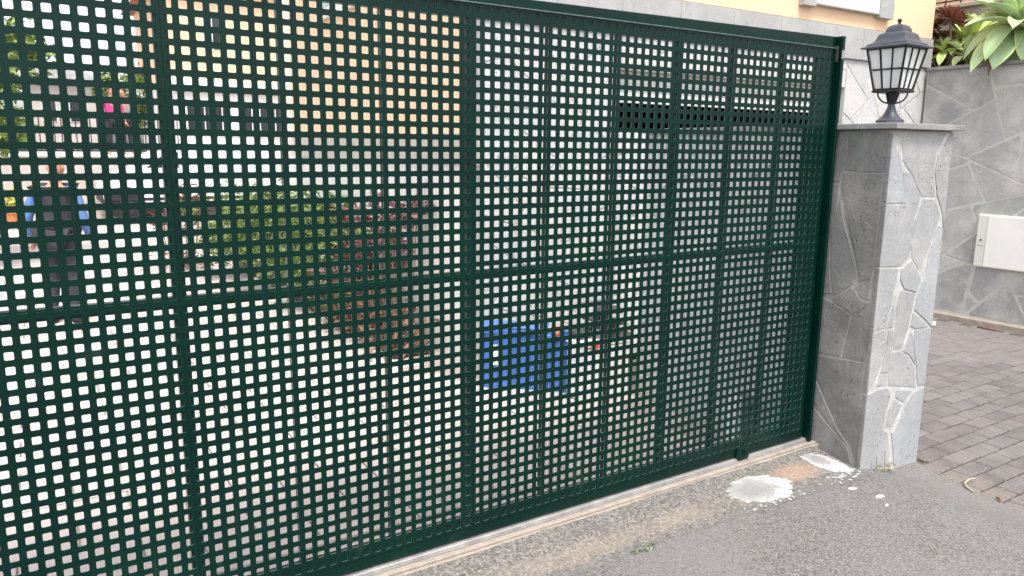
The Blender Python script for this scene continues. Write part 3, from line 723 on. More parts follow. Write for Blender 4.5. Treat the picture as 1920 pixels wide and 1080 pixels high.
# garage shutter box and slats high in the opening
for (z0, z1, y, nm) in ((2.06, 2.149, 2.275, 'shutter_box'), (2.0, 2.056, 2.262, 'shutter_slat'), (1.945, 1.996, 2.262, 'shutter_slat'), (1.915, 1.941, 2.268, 'shutter_bottom_bar')):
    hb_((OX0 + .002, y - .06, z0), (OX1 - .002, y, z1), 'white', nm, .003)
# smooth band in slabs, side skirt
for i in range(9):
    x0 = 2.255 + i * .5905; hb_((x0 + .0015, 2.088, 2.412), (x0 + .589, 2.115, 2.692), 'band', 'band_slab', .002)
hb_((2.275, 2.13, 2.41), (7.555, 6.5, 2.70), 'mortar_w', 'ring_beam')
hb_((2.27, 2.105, 2.70), (7.56, 6.5, 6.2), 'orange', 'upper_wall')
hb_((2.26, 2.301, 1.66), (2.50, 6.5, 2.699), 'orange', 'side_wall')
for i in range(7): hb_((2.235, 2.12 + i * .61, 1.44), (2.262, 2.12 + i * .61 + .606, 1.665), 'beige_wall', 'skirt_slab', .002)
hb_((2.25, 2.301, -.05), (2.5, 6.5, 1.44), 'white_wall', 'side_base_wall')
hb_((2.19, 6.501, -.05), (2.55, 6.8, 6.2), 'white_wall', 'corner_pilaster')
hb_((1.9, 1.75, 6.2), (8.0, 7.0, 6.4), 'slab', 'roof')
win = hb_((5.601, 2.06, 2.845), (6.545, 2.10, 4.0), 'white', 'roller_shutter')
wf = MB()
for (x0, x1) in ((5.43, 5.60), (6.546, 6.76)):
    hb_((x0, 2.045, 2.805), (x1, 2.104, 4.1), 'band', 'window_jamb', .003)
hb_((5.602, 2.052, 2.828), (6.544, 2.103, 2.844), 'band', 'window_sill', .002)
sw = hb_((2.22, 4.33, 2.80), (2.262, 5.40, 4.0), 'white', 'side_window', .003)
MB().box((2.215 - HX, 4.42 - HY, 2.9), (2.2195 - HX, 5.31 - HY, 3.95)).build('pane', simple('window_pane', (.35, .42, .48), .15, .1, 3, bump=0), house)

# ------------------------------------------------------------ retaining wall on the right
ret = thing('retaining_wall', 'high grey crazy paved retaining wall beside the brick driveway', 'wall', (7.52, -3, 0))
MB().box((0.0, 0, -.2), (.25, 5.09, 2.375)).build('core', M['mortar_w'], ret)
fr = (Vector((.002, 3, 0)), Vector((0, -1, 0)), Vector((0, 0, 1)), Vector((-1, 0, 0)))
rr_ = random.Random(44)
cells = shards(-2.085, -.06, 3.0, 2.372, .42, .010, rr_)
lay_stones([[(y, z) for y, z in c] for c in cells], fr, .0042, .002, M['stone_w'], ret, rr_, dt=.0012)
for i in range(7): MB().box((-.045, 5.085 - (i + 1) * .726, 2.377), (.22, 5.083 - i * .726 - .002, 2.409), .003).build('cap_slab', M['slab'], ret)
MB().box((-.06, 0, -.2), (.012, 5.085, -.065), .012).build('footing', M['cement'], ret)
soil = struct(sheet('planter_soil', 7.76, -3, 8.9, 3.4, 4, 10, lambda x, y: 2.37 + .03 * noise.noise(Vector((x * 3, y * 3, 0))), M['soil']))
# meter cabinet
mc = thing('meter_cabinet', 'white meter cabinet with keyhole set in the grey retaining wall', 'meter cabinet', (7.5, 1.40, .465))
# local y runs towards the camera side (negative)
MB().box((-.018, -.62, -.012), (.02, .006, .505), .004).build('frame', simple('cream_frame', (.70, .68, .60), .6, .05, 6), mc)
MB().box((-.030, -.612, -.002), (-.0185, -.090, .495), .003).build('door', M['white'], mc)
MB().box((-.026, -.087, -.002), (-.0185, -.002, .495), .002).build('lock_strip', simple('pale_plastic', (.66, .66, .62), .5, .04, 6), mc)
b = MB(); b.lathe([(.009, 0), (.009, .004), (.006, .006)], 14); 
b.v = [(-.0262 - v[2], -.045 + v[0], .255 + v[1]) for v in b.v]; b.build('lock', M['dark'], mc)
MB().box((-.0275, -.072, .195), (-.0262, -.020, .199)).build('latch_line', M['slab'], mc)
MB().box((-.0312, -.600, .06), (-.0302, -.588, .12), .0004).build('hinge', M['steel'], mc); MB().box((-.0312, -.600, .38), (-.0302, -.588, .44), .0004).build('hinge', M['steel'], mc)
# parapet with railing behind the planter
par = thing('parapet_wall', 'grey concrete parapet with dark railing behind the succulent planter', 'parapet', (8.95, 2.9, 0))
MB().box((-.45, -3.6, 1.9), (-.27, .3, 3.13)).build('wall', simple('grey_concrete', (.44, .42, .40), .9, .2, 4, bump=.5, bscale=60, bd=.004, world=True), par)
MB().box((-.50, -3.62, 3.132), (-.24, .32, 3.178), .006).build('coping', M['beige_wall'], par)
b = MB(); b.tube([(-.37, -3.6, 3.235), (-.37, .02, 3.235)], .009, 6); b.tube([(-.37, -3.6, 3.95), (-.37, .02, 3.95)], .014, 6); b.build('rail', M['lampdark'], par)
for i in range(22):
    y = .0 - i * .165; MB().tube([(-.37, y, 3.18), (-.37, y, 3.96)], .008 if i else .022, 6).build('baluster', M['lampdark'], par)
oh = thing('terrace_house', 'orange rendered wall of the terrace above the succulent planter', 'house', (10.5, 1, 0))
MB().box((0, -6, 2.0), (1, 8, 7)).build('wall', M['orange'], oh)
# litter at the wall foot

# ------------------------------------------------------------ succulents on the retaining wall
def leaf_mesh(name, L, W, T, curl, mat, seg=8, tip=.12, fold=.35, wave=0.0, rng=random):
    """a thick fleshy leaf along +X, cupped, curling downwards by 'curl' radians; UV u across, v along"""
    V = []; F = []; UV = []; cols = 5
    x = z = 0.0; a = 0.0
    for i in range(seg + 1):
        t = i / seg
        wd = W * (0.42 + .58 * math.sin(min(1, t / .62) * math.pi / 2)) if t < .62 else W * max(.0, math.cos((t - .62) / .38 * math.pi / 2)) ** .8
        wd = max(wd, W * .02)
        for c in range(cols):
            u = c / (cols - 1) * 2 - 1
            up = fold * wd * .5 * (u * u) + wave * math.sin(t * 9 + u * 2) * abs(u)
            th = T * (1 - abs(u) ** 2) * (1 - t * .75)
            V.append((x - math.sin(a) * up * -1 * 0, u * wd / 2, z + up))
            V.append((x, u * wd / 2, z + up - th - .0008))
            UV += [(c / (cols - 1), t)] * 2
        d = L / seg; a += curl / seg; x += math.cos(a) * d; z -= math.sin(a) * d
    n = cols * 2
    for i in range(seg):
        for c in range(cols - 1):
            p = i * n + c * 2; q = p + n
            F.append((p, q, q + 2, p + 2)); F.append((p + 1, p + 3, q + 3, q + 1))
        p = i * n; q = p + n; F.append((p, p + 1, q + 1, q)); p += (cols - 1) * 2; q = p + n; F.append((p, q, q + 1, p + 1))
    m = bpy.data.meshes.new(name); m.from_pydata(V, [], F); m.update()
    uv = m.uv_layers.new(name='UVMap')
    for l in m.loops: uv.data[l.index].uv = UV[l.vertex_index]
    m.polygons.foreach_set('use_smooth', [True] * len(m.polygons)); m.materials.append(mat); return m
ag1 = make_agave('agave_leaf', (.52, .63, .36), (.38, .54, .30), (.70, .80, .34))
ag2 = make_agave('agave_leaf_yellow', (.48, .58, .20), (.40, .54, .17), (.62, .68, .24))
brn = simple('dead_leaf', (.20, .125, .07), .8, .3, 30)
ra = random.Random(9)
variants = {}
def agave(label, loc, R0, n, mat, rot=0, key='a', lean=(0, 0)):
    t = thing('agave', label, 'succulent', loc, rot, 'green agave rosettes on top of the wall')
    t.rotation_euler = (lean[0], lean[1], rot)
    if key not in variants:
        variants[key] = [leaf_mesh('leaf', 1.0, .36, .05, c, mat, wave=.014, fold=.45) for c in (.15, .45, .85, 1.25, .65)]
    for i in range(n):
        f = i / (n - 1); az = i * 2.39996 + ra.uniform(-.15, .15)
        el = R(-8 + 88 * f ** .85) + ra.uniform(-.1, .1); s = R0 * (1.0 - .40 * f ** 2) * ra.uniform(.88, 1.08)
        v = variants[key][min(4, int((1 - f) * 4.2))] if f > .2 else variants[key][ra.choice((2, 3))]
        h = .16 * R0 * f
        link('leaf', v, t, (0.03 * math.cos(az) * R0, 0.03 * math.sin(az) * R0, h), (ra.uniform(-.12, .12), -el, az), (s, s * ra.uniform(.85, 1.1), s))
    MB().tube([(0, 0, -.28 * R0), (0, 0, .2 * R0)], .07 * R0, 8).build('stem', mat, t, smooth=True)
    return t
big = agave('largest pale green agave rosette, leaves spreading over the wall top right', (7.70, 1.36, 2.72), .56, 36, ag1, .4, 'a', (R(4), R(-20)))
# two leaves hanging over the wall face
link('leaf', variants['a'][3], big, (0, 0, -.02), (.2, R(22), R(188)), (.54, .66, .54))
link('leaf', variants['a'][2], big, (0, 0, 0), (-.1, R(5), R(165)), (.54, .62, .52))
agave('yellow green agave rosette between the dark red succulents and the large agave', (8.02, 1.98, 2.66), .42, 22, ag2, 1.4, 'b', (0, R(-8)))
agave('small green agave rosette low under the large one on the wall', (7.82, 1.86, 2.50), .30, 14, ag1, 2.2, 'a')
agave('small pale agave rosette under the tall red aeonium', (7.76, 2.08, 2.56), .24, 16, ag2, .3, 'b', (0, R(-15)))
agave('green agave rosette at the far right edge above the meter cabinet', (7.9, .92, 2.66), .46, 22, ag1, .9, 'a', (0, R(-10)))
t = tag(MB().tube([(7.50, 1.475, 2.50), (7.455, 1.47, 2.42), (7.462, 1.465, 2.37), (7.45, 1.46, 2.31), (7.44, 1.45, 2.28)], [.012, .028, .016, .007, .004], 8).build('withered_leaf', brn, smooth=True), 'withered brown leaf hanging over the wall edge beside an agave leaf', 'dead leaf')
# dark red aeoniums: thin stems with rosettes of spoon shaped leaves
aeA = make_leaf('aeonium_leaf', (.13, .045, .035), (.34, .13, .09), .4, scale=30)
aeC = make_leaf('aeonium_heart', (.26, .20, .04), (.42, .26, .06), .4, scale=30)
aeS = simple('aeonium_stem', (.16, .13, .09), .8, .3, 30)
def rosette_mesh(nl, rng):
    b = MB(); mats = []
    for i in range(nl):
        f = i / nl; az = i * 2.39996; el = R(-5 + 80 * f); L = (1 - .62 * f) * rng.uniform(.85, 1.1); w_ = .17 * (1 - .35 * f)
        d = Vector((math.cos(az) * math.cos(el), math.sin(az) * math.cos(el), math.sin(el))); s = Vector((-math.sin(az), math.cos(az), 0)); u = d.cross(s) * -1
        P = [Vector((0, 0, .02)), d * L * .55 + s * w_ * .38, d * L * .86 + s * w_ * .5 + Vector((0, 0, .02)), d * L + Vector((0, 0, .05)), d * L * .86 - s * w_ * .5 + Vector((0, 0, .02)), d * L * .55 - s * w_ * .38, d * L * .7 - u * -.035]
        b.add(P, [(0, 1, 6), (1, 2, 6), (2, 3, 6), (3, 4, 6), (4, 5, 6), (5, 0, 6)]); mats += [1 if f > .62 else 0] * 6
    m = b.mesh('rosette', True); m.materials.append(aeA); m.materials.append(aeC); m.polygons.foreach_set('material_index', mats); return m
ros = [rosette_mesh(110, ra), rosette_mesh(60, ra)]
def aeonium(label, base, heads):
    t = thing('aeonium', label, 'succulent', base, 0, 'dark red aeoniums on top of the wall')
    for (x, y, z, r) in heads:
        p = Vector((x, y, z)) - Vector(base); mid = Vector((p.x * .35, p.y * .35, p.z * .5))
        MB().tube([(0, 0, -.05), mid, p * .93], [.02, .014, .011], 7).build('stem', aeS, t, smooth=True)
        link('rosette', ros[0] if r > .1 else ros[1], t, p, (ra.uniform(-.3, .3), R(-28) + ra.uniform(-.25, .25), ra.uniform(0, 6)), r)
aeonium('tallest dark red aeonium with one large rosette on a bare stem', (7.78, 2.0, 2.39), [(7.70, 2.02, 2.90, .20), (7.74, 2.17, 2.86, .13), (7.80, 2.10, 2.74, .12)])
aeonium('dark red aeonium with several small rosettes close behind the lantern roof', (7.8, 2.30, 2.39), [(7.80, 2.36, 2.88, .14), (7.72, 2.27, 2.82, .13), (7.78, 2.31, 2.72, .15), (7.80, 2.22, 2.75, .11), (7.74, 2.38, 2.77, .12), (7.74, 2.25, 2.64, .12)])
aeonium('low dark red aeonium in the corner of the planter beside the wall cap', (7.78, 2.14, 2.38), [(7.74, 2.16, 2.57, .12), (7.76, 2.10, 2.50, .11), (7.76, 2.24, 2.50, .11), (7.80, 2.04, 2.60, .10), (7.78, 2.30, 2.55, .10)])
aeonium('small olive and red aeonium between the tall one and the agave', (7.84, 2.02, 2.38), [(7.74, 2.01, 2.62, .10), (7.84, 1.96, 2.54, .08), (7.72, 2.19, 2.68, .09)])
# low ground foliage in the planter
gl = make_leaf('shrub_leaf', (.07, .12, .03), (.24, .34, .08), .5, scale=20)
gl2 = make_leaf('tree_leaf', (.08, .14, .03), (.24, .34, .08), .5, scale=6)
rl_ = make_leaf('red_leaf', (.065, .018, .024), (.21, .075, .085), .45, scale=25)
brl = make_leaf('brown_leaf', (.16, .085, .05), (.30, .16, .10), .7, scale=25)
def foliage(name, n, fpos, size, mat, parent, rng, elong=2.2, droop=0.0):
    b = MB()
    for _ in range(n):
        p = Vector(fpos(rng)); s = size * rng.choice((.55, .8, 1.0, 1.0, 1.5))
        d = Vector((rng.gauss(0, 1), rng.gauss(0, 1), rng.gauss(.1, .7) - droop)).normalized(); e = d.cross(Vector((rng.gauss(0, 1), rng.gauss(0, 1), rng.gauss(0, 1)))).normalized(); u = d.cross(e)
        b.add([p, p + d * s * elong * .5 + e * s * .5 + u * s * .1, p + d * s * elong - u * s * .15, p + d * s * elong * .5 - e * s * .5 + u * s * .1], [(0, 1, 2), (0, 2, 3)])
    return stuff(b.build(name, mat, parent, fixn=False))
rf = random.Random(12)
foliage('ground_cover', 1500, lambda r: (r.uniform(7.82, 8.35), r.uniform(.2, 2.7), 2.40 + abs(r.gauss(0, .06))), .035, gl, None, rf)

# ------------------------------------------------------------ planting along the house side wall
bed = tag(MB().box((1.86, 2.75, -.03), (2.185, 8.0, .02), .01).build('flower_bed', M['soil']), 'narrow strip of bare soil along the orange house wall', 'flower bed')
def shrub(label, x, y, h, w_, n, mat, size, cat='shrub', group='green shrubs in the bed behind the gate', el=2.4):
    t = thing('shrub', label, cat, (x, y, 0), 0, group)
    b = MB()
    for i in range(6):
        a = i * 1.05; b.tube([(0, 0, 0), (.12 * w_ * math.cos(a), .12 * w_ * math.sin(a), h * .4), (.34 * w_ * math.cos(a), .34 * w_ * math.sin(a), h * .85)], [.014, .010, .005], 5)
    b.build('stem', aeS, t)
    cl = [(rf.gauss(0, .22 * w_), rf.gauss(0, .22 * w_), rf.uniform(.2, .95) * h, rf.uniform(.10, .2) * w_) for _ in range(26)]
    def fp(r):
        c = r.choice(cl); return (c[0] + r.gauss(0, c[3] * .6), c[1] + r.gauss(0, c[3] * .6), max(.03, c[2] + r.gauss(0, c[3] * .6)))
    foliage('foliage', n, fp, size, mat, t, rf, el)
shrub('widest green shrub at the far end of the bed seen through the gate', 1.78, 7.0, 1.05, 1.0, 3000, gl, .028)
shrub('green shrub in the middle of the bed seen through the gate', 1.85, 5.9, 1.10, 1.0, 2600, gl, .028)
shrub('green shrub with narrow leaves nearest to the red plants', 1.92, 4.75, 1.08, 1.0, 2400, gl, .030)
shrub('thin green shrub growing between the red leaved plants', 1.96, 3.95, .98, .7, 1100, gl, .026)
def ti_plant(label, x, y, h, spread, stems):
    t = thing('red_leaved_plant', label, 'plant', (x, y, 0), 0, 'red leaved plants in the bed behind the gate')
    b = MB(); tips = []
    for i in range(stems):
        a = i * 2.4; r_ = spread * math.sqrt((i + .6) / stems); hh = h * rf.uniform(.45, 1); q = (r_ * math.cos(a), r_ * math.sin(a), hh)
        b.tube([(q[0] * .4, q[1] * .4, 0), (q[0] * .8, q[1] * .8, hh * .5), q], [.009, .007, .005], 5); tips.append(q)
    b.build('stem', aeS, t)
    def fp(r):
        c = r.choice(tips); return (c[0] + r.gauss(0, .03), c[1] + r.gauss(0, .03), c[2] + r.gauss(0, .05))
    foliage('leaves', 34 * stems, fp, .028, rl_, t, rf, 4.2)
    foliage('dry_leaves', 22 * stems, lambda r: (r.gauss(0, spread * .6), r.gauss(0, spread * .8), abs(r.gauss(.12, .16))), .034, brl, t, rf, 2.5)
ti_plant('tall plant with dark red strap leaves, nearest to the house corner', 1.98, 2.98, 1.26, .24, 10)
ti_plant('leggy red leaved plant behind the tallest one', 1.95, 3.5, 1.12, .24, 9)
ti_plant('lowest red leaved plant in front of the green shrubs', 1.93, 3.75, .72, .26, 7)
ti_plant('red leaved plant at the far end of the bed next to the gate seam', 1.25, 8.1, 1.10, .28, 10)

# ------------------------------------------------------------ things standing by the house wall
blue = simple('blue_plastic', (.055, .16, .50), .38, .12, 12, bump=.1)
blue_d = simple('deep_blue_plastic', (.018, .055, .30), .4, .12, 12, bump=.1)
redp = simple('orange_red_plastic', (.75, .13, .07), .4, .1, 12)
def crate(t, x0, y0, x1, y1, h, mat, rim):
    # open crate with ribs and a wide rim
    for (a, c) in (((x0, y0, 0), (x1, y0 + .012, h)), ((x0, y1 - .012, 0), (x1, y1, h)), ((x0, y0 + .0125, 0), (x0 + .012, y1 - .0125, h)), ((x1 - .012, y0 + .0125, 0), (x1, y1 - .0125, h))):
        MB().box(a, c, .002).build('side_panel', mat, t)
    MB().box((x0 + .013, y0 + .013, .002), (x1 - .013, y1 - .013, .012)).build('base', mat, t)
    b = MB(); n = max(3, int((x1 - x0) / .09))
    for i in range(n + 1):
        x = x0 + .006 + (x1 - x0 - .012) * i / n; b.box((x - .006, y0 - .010, .02), (x + .006, y0 - .0005, h - .03), .002)
    for i in range(4):
        y = y0 + .02 + (y1 - y0 - .04) * i / 3; b.box((x0 - .010, y - .006, .02), (x0 - .0005, y + .006, h - .03), .002)
    b.build('rib', mat, t)
    MB().box((x0 - .014, y0 - .014, h - .028), (x1 + .014, y0 - .0005, h + .004), .003).build('rim', rim, t); MB().box((x0 - .014, y0, h - .028), (x0 - .0005, y1, h + .004), .003).build('rim', rim, t)
t = thing('plastic_crate', 'blue plastic storage crate with a white label, against the stone wall behind the gate', 'crate', (2.085, 1.80, -.02), R(-40))
crate(t, 0, 0, .42, .16, .40, blue, blue)
MB().box((.05, -.0125, .16), (.13, -.0105, .30)).build('label', M['white'], t)
MB().box((-.01, -.01, .4045), (.43, .17, .425), .006).build('lid', blue, t)
t = thing('plastic_crate', 'blue plastic crate with orange handles, between the labelled crate and the white box', 'crate', (2.41, 1.50, -.02), R(-40))
crate(t, 0, 0, .27, .16, .38, blue, blue); MB().box((.02, -.02, .384), (.07, .17, .41), .006).build('handle', redp, t); MB().box((.19, -.02, .384), (.23, .17, .41), .006).build('handle', redp, t)
MB().box((.275, .01, .02), (.30, .15, .3), .003).build('side_pocket', blue_d, t)
t = thing('white_box', 'white box with an orange red clasp beside the blue crates', 'box', (2.46, 1.17, -.02), R(0))
MB().box((0, 0, 0), (.36, .2, .36), .012).build('body', M['white'], t); MB().box((-.006, -.006, .361), (.366, .206, .384), .006).build('lid', M['white'], t); MB().box((.03, -.013, .355), (.10, -.0065, .386), .003).build('clasp', redp, t)
b = MB(); rb = random.Random(2)
for i in range(7):
    x, y, z = rb.uniform(.02, .22), rb.uniform(.0, .1), .365 + i * .030 - .0; b.box((x, y, z), (x + .16, y + .12, z + .03), .012, Matrix.Translation((0, 0, 0)) @ Matrix.Rotation(rb.uniform(-.3, .3), 4, 'Z'))
b.v = [(v[0] + 2.46, v[1] + 1.17, v[2] + .0) for v in b.v]
tag(b.build('folded_cloths', simple('grey_brown_cloth', (.07, .058, .055), .95, .4, 18, bump=.6, bscale=60, bd=.004), smooth=False), 'heap of dark grey folded cloths lying on the white box', 'cloths')
t = thing('gate_motor', 'grey sliding gate motor on the ground just behind the gate near the pillar', 'gate motor', (2.66, .10, -.02))
MB().box((0, 0, 0), (.16, .16, .05), .006).build('base', M['steel'], t)
MB().box((.01, .01, .051), (.15, .15, .30), .02).build('housing', simple('motor_grey', (.12, .13, .13), .5, .15, 12), t)
MB().box((-.008, .02, .06), (.009, .12, .32), .004).build('side_cover', M['white'], t)
MB().box((.04, -.004, .25), (.12, .0095, .27), .002).build('vent', M['rubber'], t)

# ------------------------------------------------------------ beyond: terrace, railing, van, houses, trees
ter = thing('terrace_wall', 'pale rendered terrace wall carrying the far railing', 'wall', (-6, 17.5, 0))
MB().box((0, 0, -.1), (8.8, .25, 1.28)).build('wall', M['beige_wall'], ter); MB().box((-.05, -.05, 1.281), (8.85, .3, 1.34), .01).build('coping', M['white_wall'], ter)
struct(MB().box((-20, 17.751, -.1), (14, 30, 1.28)).build('terrace_ground', M['tile']))
rail = thing('railing', 'black metal railing on the far terrace in front of the people', 'railing', (-6, 17.6, 1.34))
for z in (.06, .86): MB().box((0, -.015, z), (8.8, .015, z + .035)).build('rail', M['lampdark'], rail)
bm_ = MB().box((-.012, -.008, .09), (.012, .008, .86)).mesh('baluster'); bm_.materials.append(M['lampdark'])
for i in range(62): link('baluster', bm_, rail, (.05 + i * .142, 0, 0))
# people
skin = simple('skin', (.55, .30, .20), .55, .08, 20, bump=.1)
def skin_obj(name, pts, edges, rad, mat, parent=None, sub=2, root=0):
    m = bpy.data.meshes.new(name); m.from_pydata([Vector(p) for p in pts], edges, []); o = bpy.data.objects.new(name, m); C.objects.link(o)
    sk = o.modifiers.new('s', 'SKIN'); sk.use_smooth_shade = True
    for i, r in enumerate(rad):
        m.skin_vertices[0].data[i].radius = r if isinstance(r, tuple) else (r, r); m.skin_vertices[0].data[i].use_root = (i == root)
    sb = o.modifiers.new('u', 'SUBSURF'); sb.levels = sub; sb.render_levels = sub
    bpy.context.view_layer.update(); dg = bpy.context.evaluated_depsgraph_get(); nm = bpy.data.meshes.new_from_object(o.evaluated_get(dg))
    o.modifiers.clear(); o.data = nm; nm.materials.clear(); nm.materials.append(mat); nm.polygons.foreach_set('use_smooth', [True] * len(nm.polygons)); nm.name = name
    if parent: o.parent = parent
    return o
def ellipsoid(b, c, r, n=12, m_=8):
    base = len(b.v)
    for i in range(m_ + 1):
        th = math.pi * i / m_
        for j in range(n):
            ph = 2 * math.pi * j / n; b.v.append((c[0] + r[0] * math.sin(th) * math.cos(ph), c[1] + r[1] * math.sin(th) * math.sin(ph), c[2] + r[2] * math.cos(th)))
    for i in range(m_):
        for j in range(n): b.f.append((base + i * n + j, base + (i + 1) * n + j, base + (i + 1) * n + (j + 1) % n, base + i * n + (j + 1) % n))
def hand(name, wrist, d, side, parent, mat):
    # palm and five bent fingers, d = direction down the forearm
    d = Vector(d).normalized(); s = Vector((0, 1, 0)) - d * d.y; s.normalize(); nrm = d.cross(s)
    W = Vector(wrist); pts = [W, W + d * .045, W + d * .085]; ed = [(0, 1), (1, 2)]; rad = [(.021, .017), (.034, .014), (.036, .012)]
    for i, (off, L) in enumerate(((-.028, .058), (-.010, .068), (.009, .064), (.027, .050))):
        k0 = len(pts); a = W + d * .083 + s * off; b_ = a + d * L * .5 + nrm * side * .010; c = b_ + d * L * .4 + nrm * side * .028
        pts += [a, b_, c]; ed += [(2, k0), (k0, k0 + 1), (k0 + 1, k0 + 2)]; rad += [.0095, .0085, .0075]
    k0 = len(pts); a = W + d * .03 + s * .035; pts += [a, a + d * .03 + s * .018 + nrm * side * .01, a + d * .058 + s * .016 + nrm * side * .024]; ed += [(1, k0), (k0, k0 + 1), (k0 + 1, k0 + 2)]; rad += [.012, .010, .0085]
    return skin_obj(name, pts, ed, rad, mat, parent, 1)
def person(label, loc, rotz, S, shirt, vest, trouser, hairm, hair_long, bald, group=None):
    t = thing('person', label, 'person', loc, rotz, group); t.scale = (S, S, S)
    # faces local -Y.  joints for a 1.7 m figure, slightly stooped
    J = dict(pel=(0, 0, .93), wai=(0, -.01, 1.08), che=(0, -.03, 1.27), nkb=(0, -.04, 1.42), nkt=(0, -.07, 1.50), hd=(0, -.085, 1.59))
    for s, n in ((1, 'l'), (-1, 'r')):
        J['sh' + n] = (s * .175, -.03, 1.37); J['el' + n] = (s * .27, .03, 1.10); J['wr' + n] = (s * .29, -.09, .87)
        J['hp' + n] = (s * .09, 0, .90); J['kn' + n] = (s * .11, -.05, .50); J['an' + n] = (s * .12, .03, .09); J['to' + n] = (s * .14, -.13, .035)
    K = list(J); I = {k_: i for i, k_ in enumerate(K)}
    E_ = [('pel', 'wai'), ('wai', 'che'), ('che', 'nkb'), ('nkb', 'nkt'), ('nkt', 'hd')]
    for n in 'lr': E_ += [('che', 'sh' + n), ('sh' + n, 'el' + n), ('el' + n, 'wr' + n), ('pel', 'hp' + n), ('hp' + n, 'kn' + n), ('kn' + n, 'an' + n), ('an' + n, 'to' + n)]
    rd = dict(pel=(.15, .11), wai=(.135, .10), che=(.16, .105), nkb=(.062, .062), nkt=(.055, .055), hd=(.06, .07))
    rr = {'sh': .062, 'el': .042, 'wr': .028, 'hp': .088, 'kn': .058, 'an': .040, 'to': .036}
    body = skin_obj('body', [J[k_] for k_ in K], [(I[a], I[b]) for a, b in E_], [rd.get(k_) or rr[k_[:2]] for k_ in K], skin, t)
    # head with features
    b = MB(); hc = Vector((0, -.095, 1.615)); ellipsoid(b, hc, (.076, .094, .112), 20, 14)
    ellipsoid(b, hc + Vector((0, -.028, -.05)), (.052, .060, .062), 14, 10)
    for s in (-1, 1): ellipsoid(b, hc + Vector((s * .077, .008, -.008)), (.010, .020, .031), 10, 8)
    b.tube([hc + Vector((0, -.088, .018)), hc + Vector((0, -.108, -.022)), hc + Vector((0, -.092, -.032))], [.007, .013, .011], 8)
    b.build('head', skin, t, smooth=True)
    for s in (-1, 1):
        e = MB(); ellipsoid(e, hc + Vector((s * .029, -.083, .004)), (.012, .008, .008), 10, 6); e.build('eye', M['dark'], t, smooth=True)
    e = MB(); ellipsoid(e, hc + Vector((0, -.086, -.058)), (.022, .006, .006), 10, 6); e.build('mouth', redp if hair_long else simple('lips', (.4, .16, .13), .5), t, smooth=True)
    if not bald:
        b = MB(); ellipsoid(b, hc + Vector((0, .014, .018)), (.086, .100, .112), 18, 12)
        if hair_long: b.tube([hc + Vector((0, .07, .0)), hc + Vector((0, .085, -.12)), hc + Vector((0, .075, -.22))], [.075, .07, .04], 12)
        b.v = [v for v in b.v]; b.build('hair', hairm, t, smooth=True)
    def cloth(name, keys, edges, grow, mat, over={}):
        kk = list(keys); ii = {k_: i for i, k_ in enumerate(kk)}
        P = [over.get(k_, J[k_]) for k_ in kk]; Rr = []
        for k_ in kk:
            r = rd.get(k_) or rr[k_[:2]]; r = r if isinstance(r, tuple) else (r, r); Rr.append((r[0] + grow, r[1] + grow))
        return skin_obj(name, P, [(ii[a], ii[b_]) for a, b_ in edges], Rr, mat, t)
    cloth('shirt', ['che', 'wai', 'pel', 'nkb', 'shl', 'ell', 'wrl', 'shr', 'elr', 'wrr'], [('che', 'wai'), ('wai', 'pel'), ('che', 'nkb'), ('che', 'shl'), ('shl', 'ell'), ('ell', 'wrl'), ('che', 'shr'), ('shr', 'elr'), ('elr', 'wrr')], .014, shirt,
          {'wrl': tuple(Vector(J['ell']).lerp(Vector(J['wrl']), .85)), 'wrr': tuple(Vector(J['elr']).lerp(Vector(J['wrr']), .85)), 'nkb': (0, -.035, 1.39)})
    if vest: cloth('vest', ['che', 'wai', 'pel', 'nkb'], [('che', 'wai'), ('wai', 'pel'), ('che', 'nkb')], .034, vest, {'nkb': (0, -.02, 1.36)})
    cloth('trousers', ['pel', 'hpl', 'knl', 'anl', 'hpr', 'knr', 'anr'], [('pel', 'hpl'), ('hpl', 'knl'), ('knl', 'anl'), ('pel', 'hpr'), ('hpr', 'knr'), ('knr', 'anr')], .022, trouser, {'anl': (.12, .02, .13), 'anr': (-.12, .02, .13)})
    for s, n in ((1, 'l'), (-1, 'r')):
        b = MB(); a = Vector(J['an' + n]); b.tube([a + Vector((0, .05, -.045)), a + Vector((0, .0, -.04)), a + Vector((s * .01, -.08, -.052)), a + Vector((s * .02, -.17, -.062))], [.035, .045, .044, .026], 10); b.build('shoe', M['rubber'], t, smooth=True)
        hand('hand', Vector(J['wr' + n]), Vector(J['wr' + n]) - Vector(J['el' + n]), s, t, skin)
    return t
cl_blue = simple('blue_shirt', (.10, .19, .42), .9, .2, 12, bump=.5, bscale=20, bd=.01)
cl_dark = simple('charcoal_cloth', (.035, .035, .042), .9, .35, 14, bump=.6, bscale=18, bd=.01)
cl_pink = simple('pink_top', (.75, .06, .26), .85, .1, 12)
hair_b = simple('brown_hair', (.10, .045, .025), .6, .3, 60); hair_k = simple('black_hair', (.015, .013, .012), .6, .3, 60)
person('bald person in a blue shirt and charcoal vest standing in the yard behind the gate', (-.20, 5.3, -.02), R(155), .855, cl_blue, cl_dark, cl_dark, hair_k, False, True)
person('person in a bright pink top behind the far terrace railing', (1.36, 18.1, 1.28), R(20), .95, cl_pink, None, cl_dark, hair_b, True, False)
person('dark haired person standing right of the one in pink on the far terrace', (1.68, 18.3, 1.28), R(-25), .93, simple('grey_top', (.3, .28, .28), .9), None, cl_dark, hair_k, False, False)
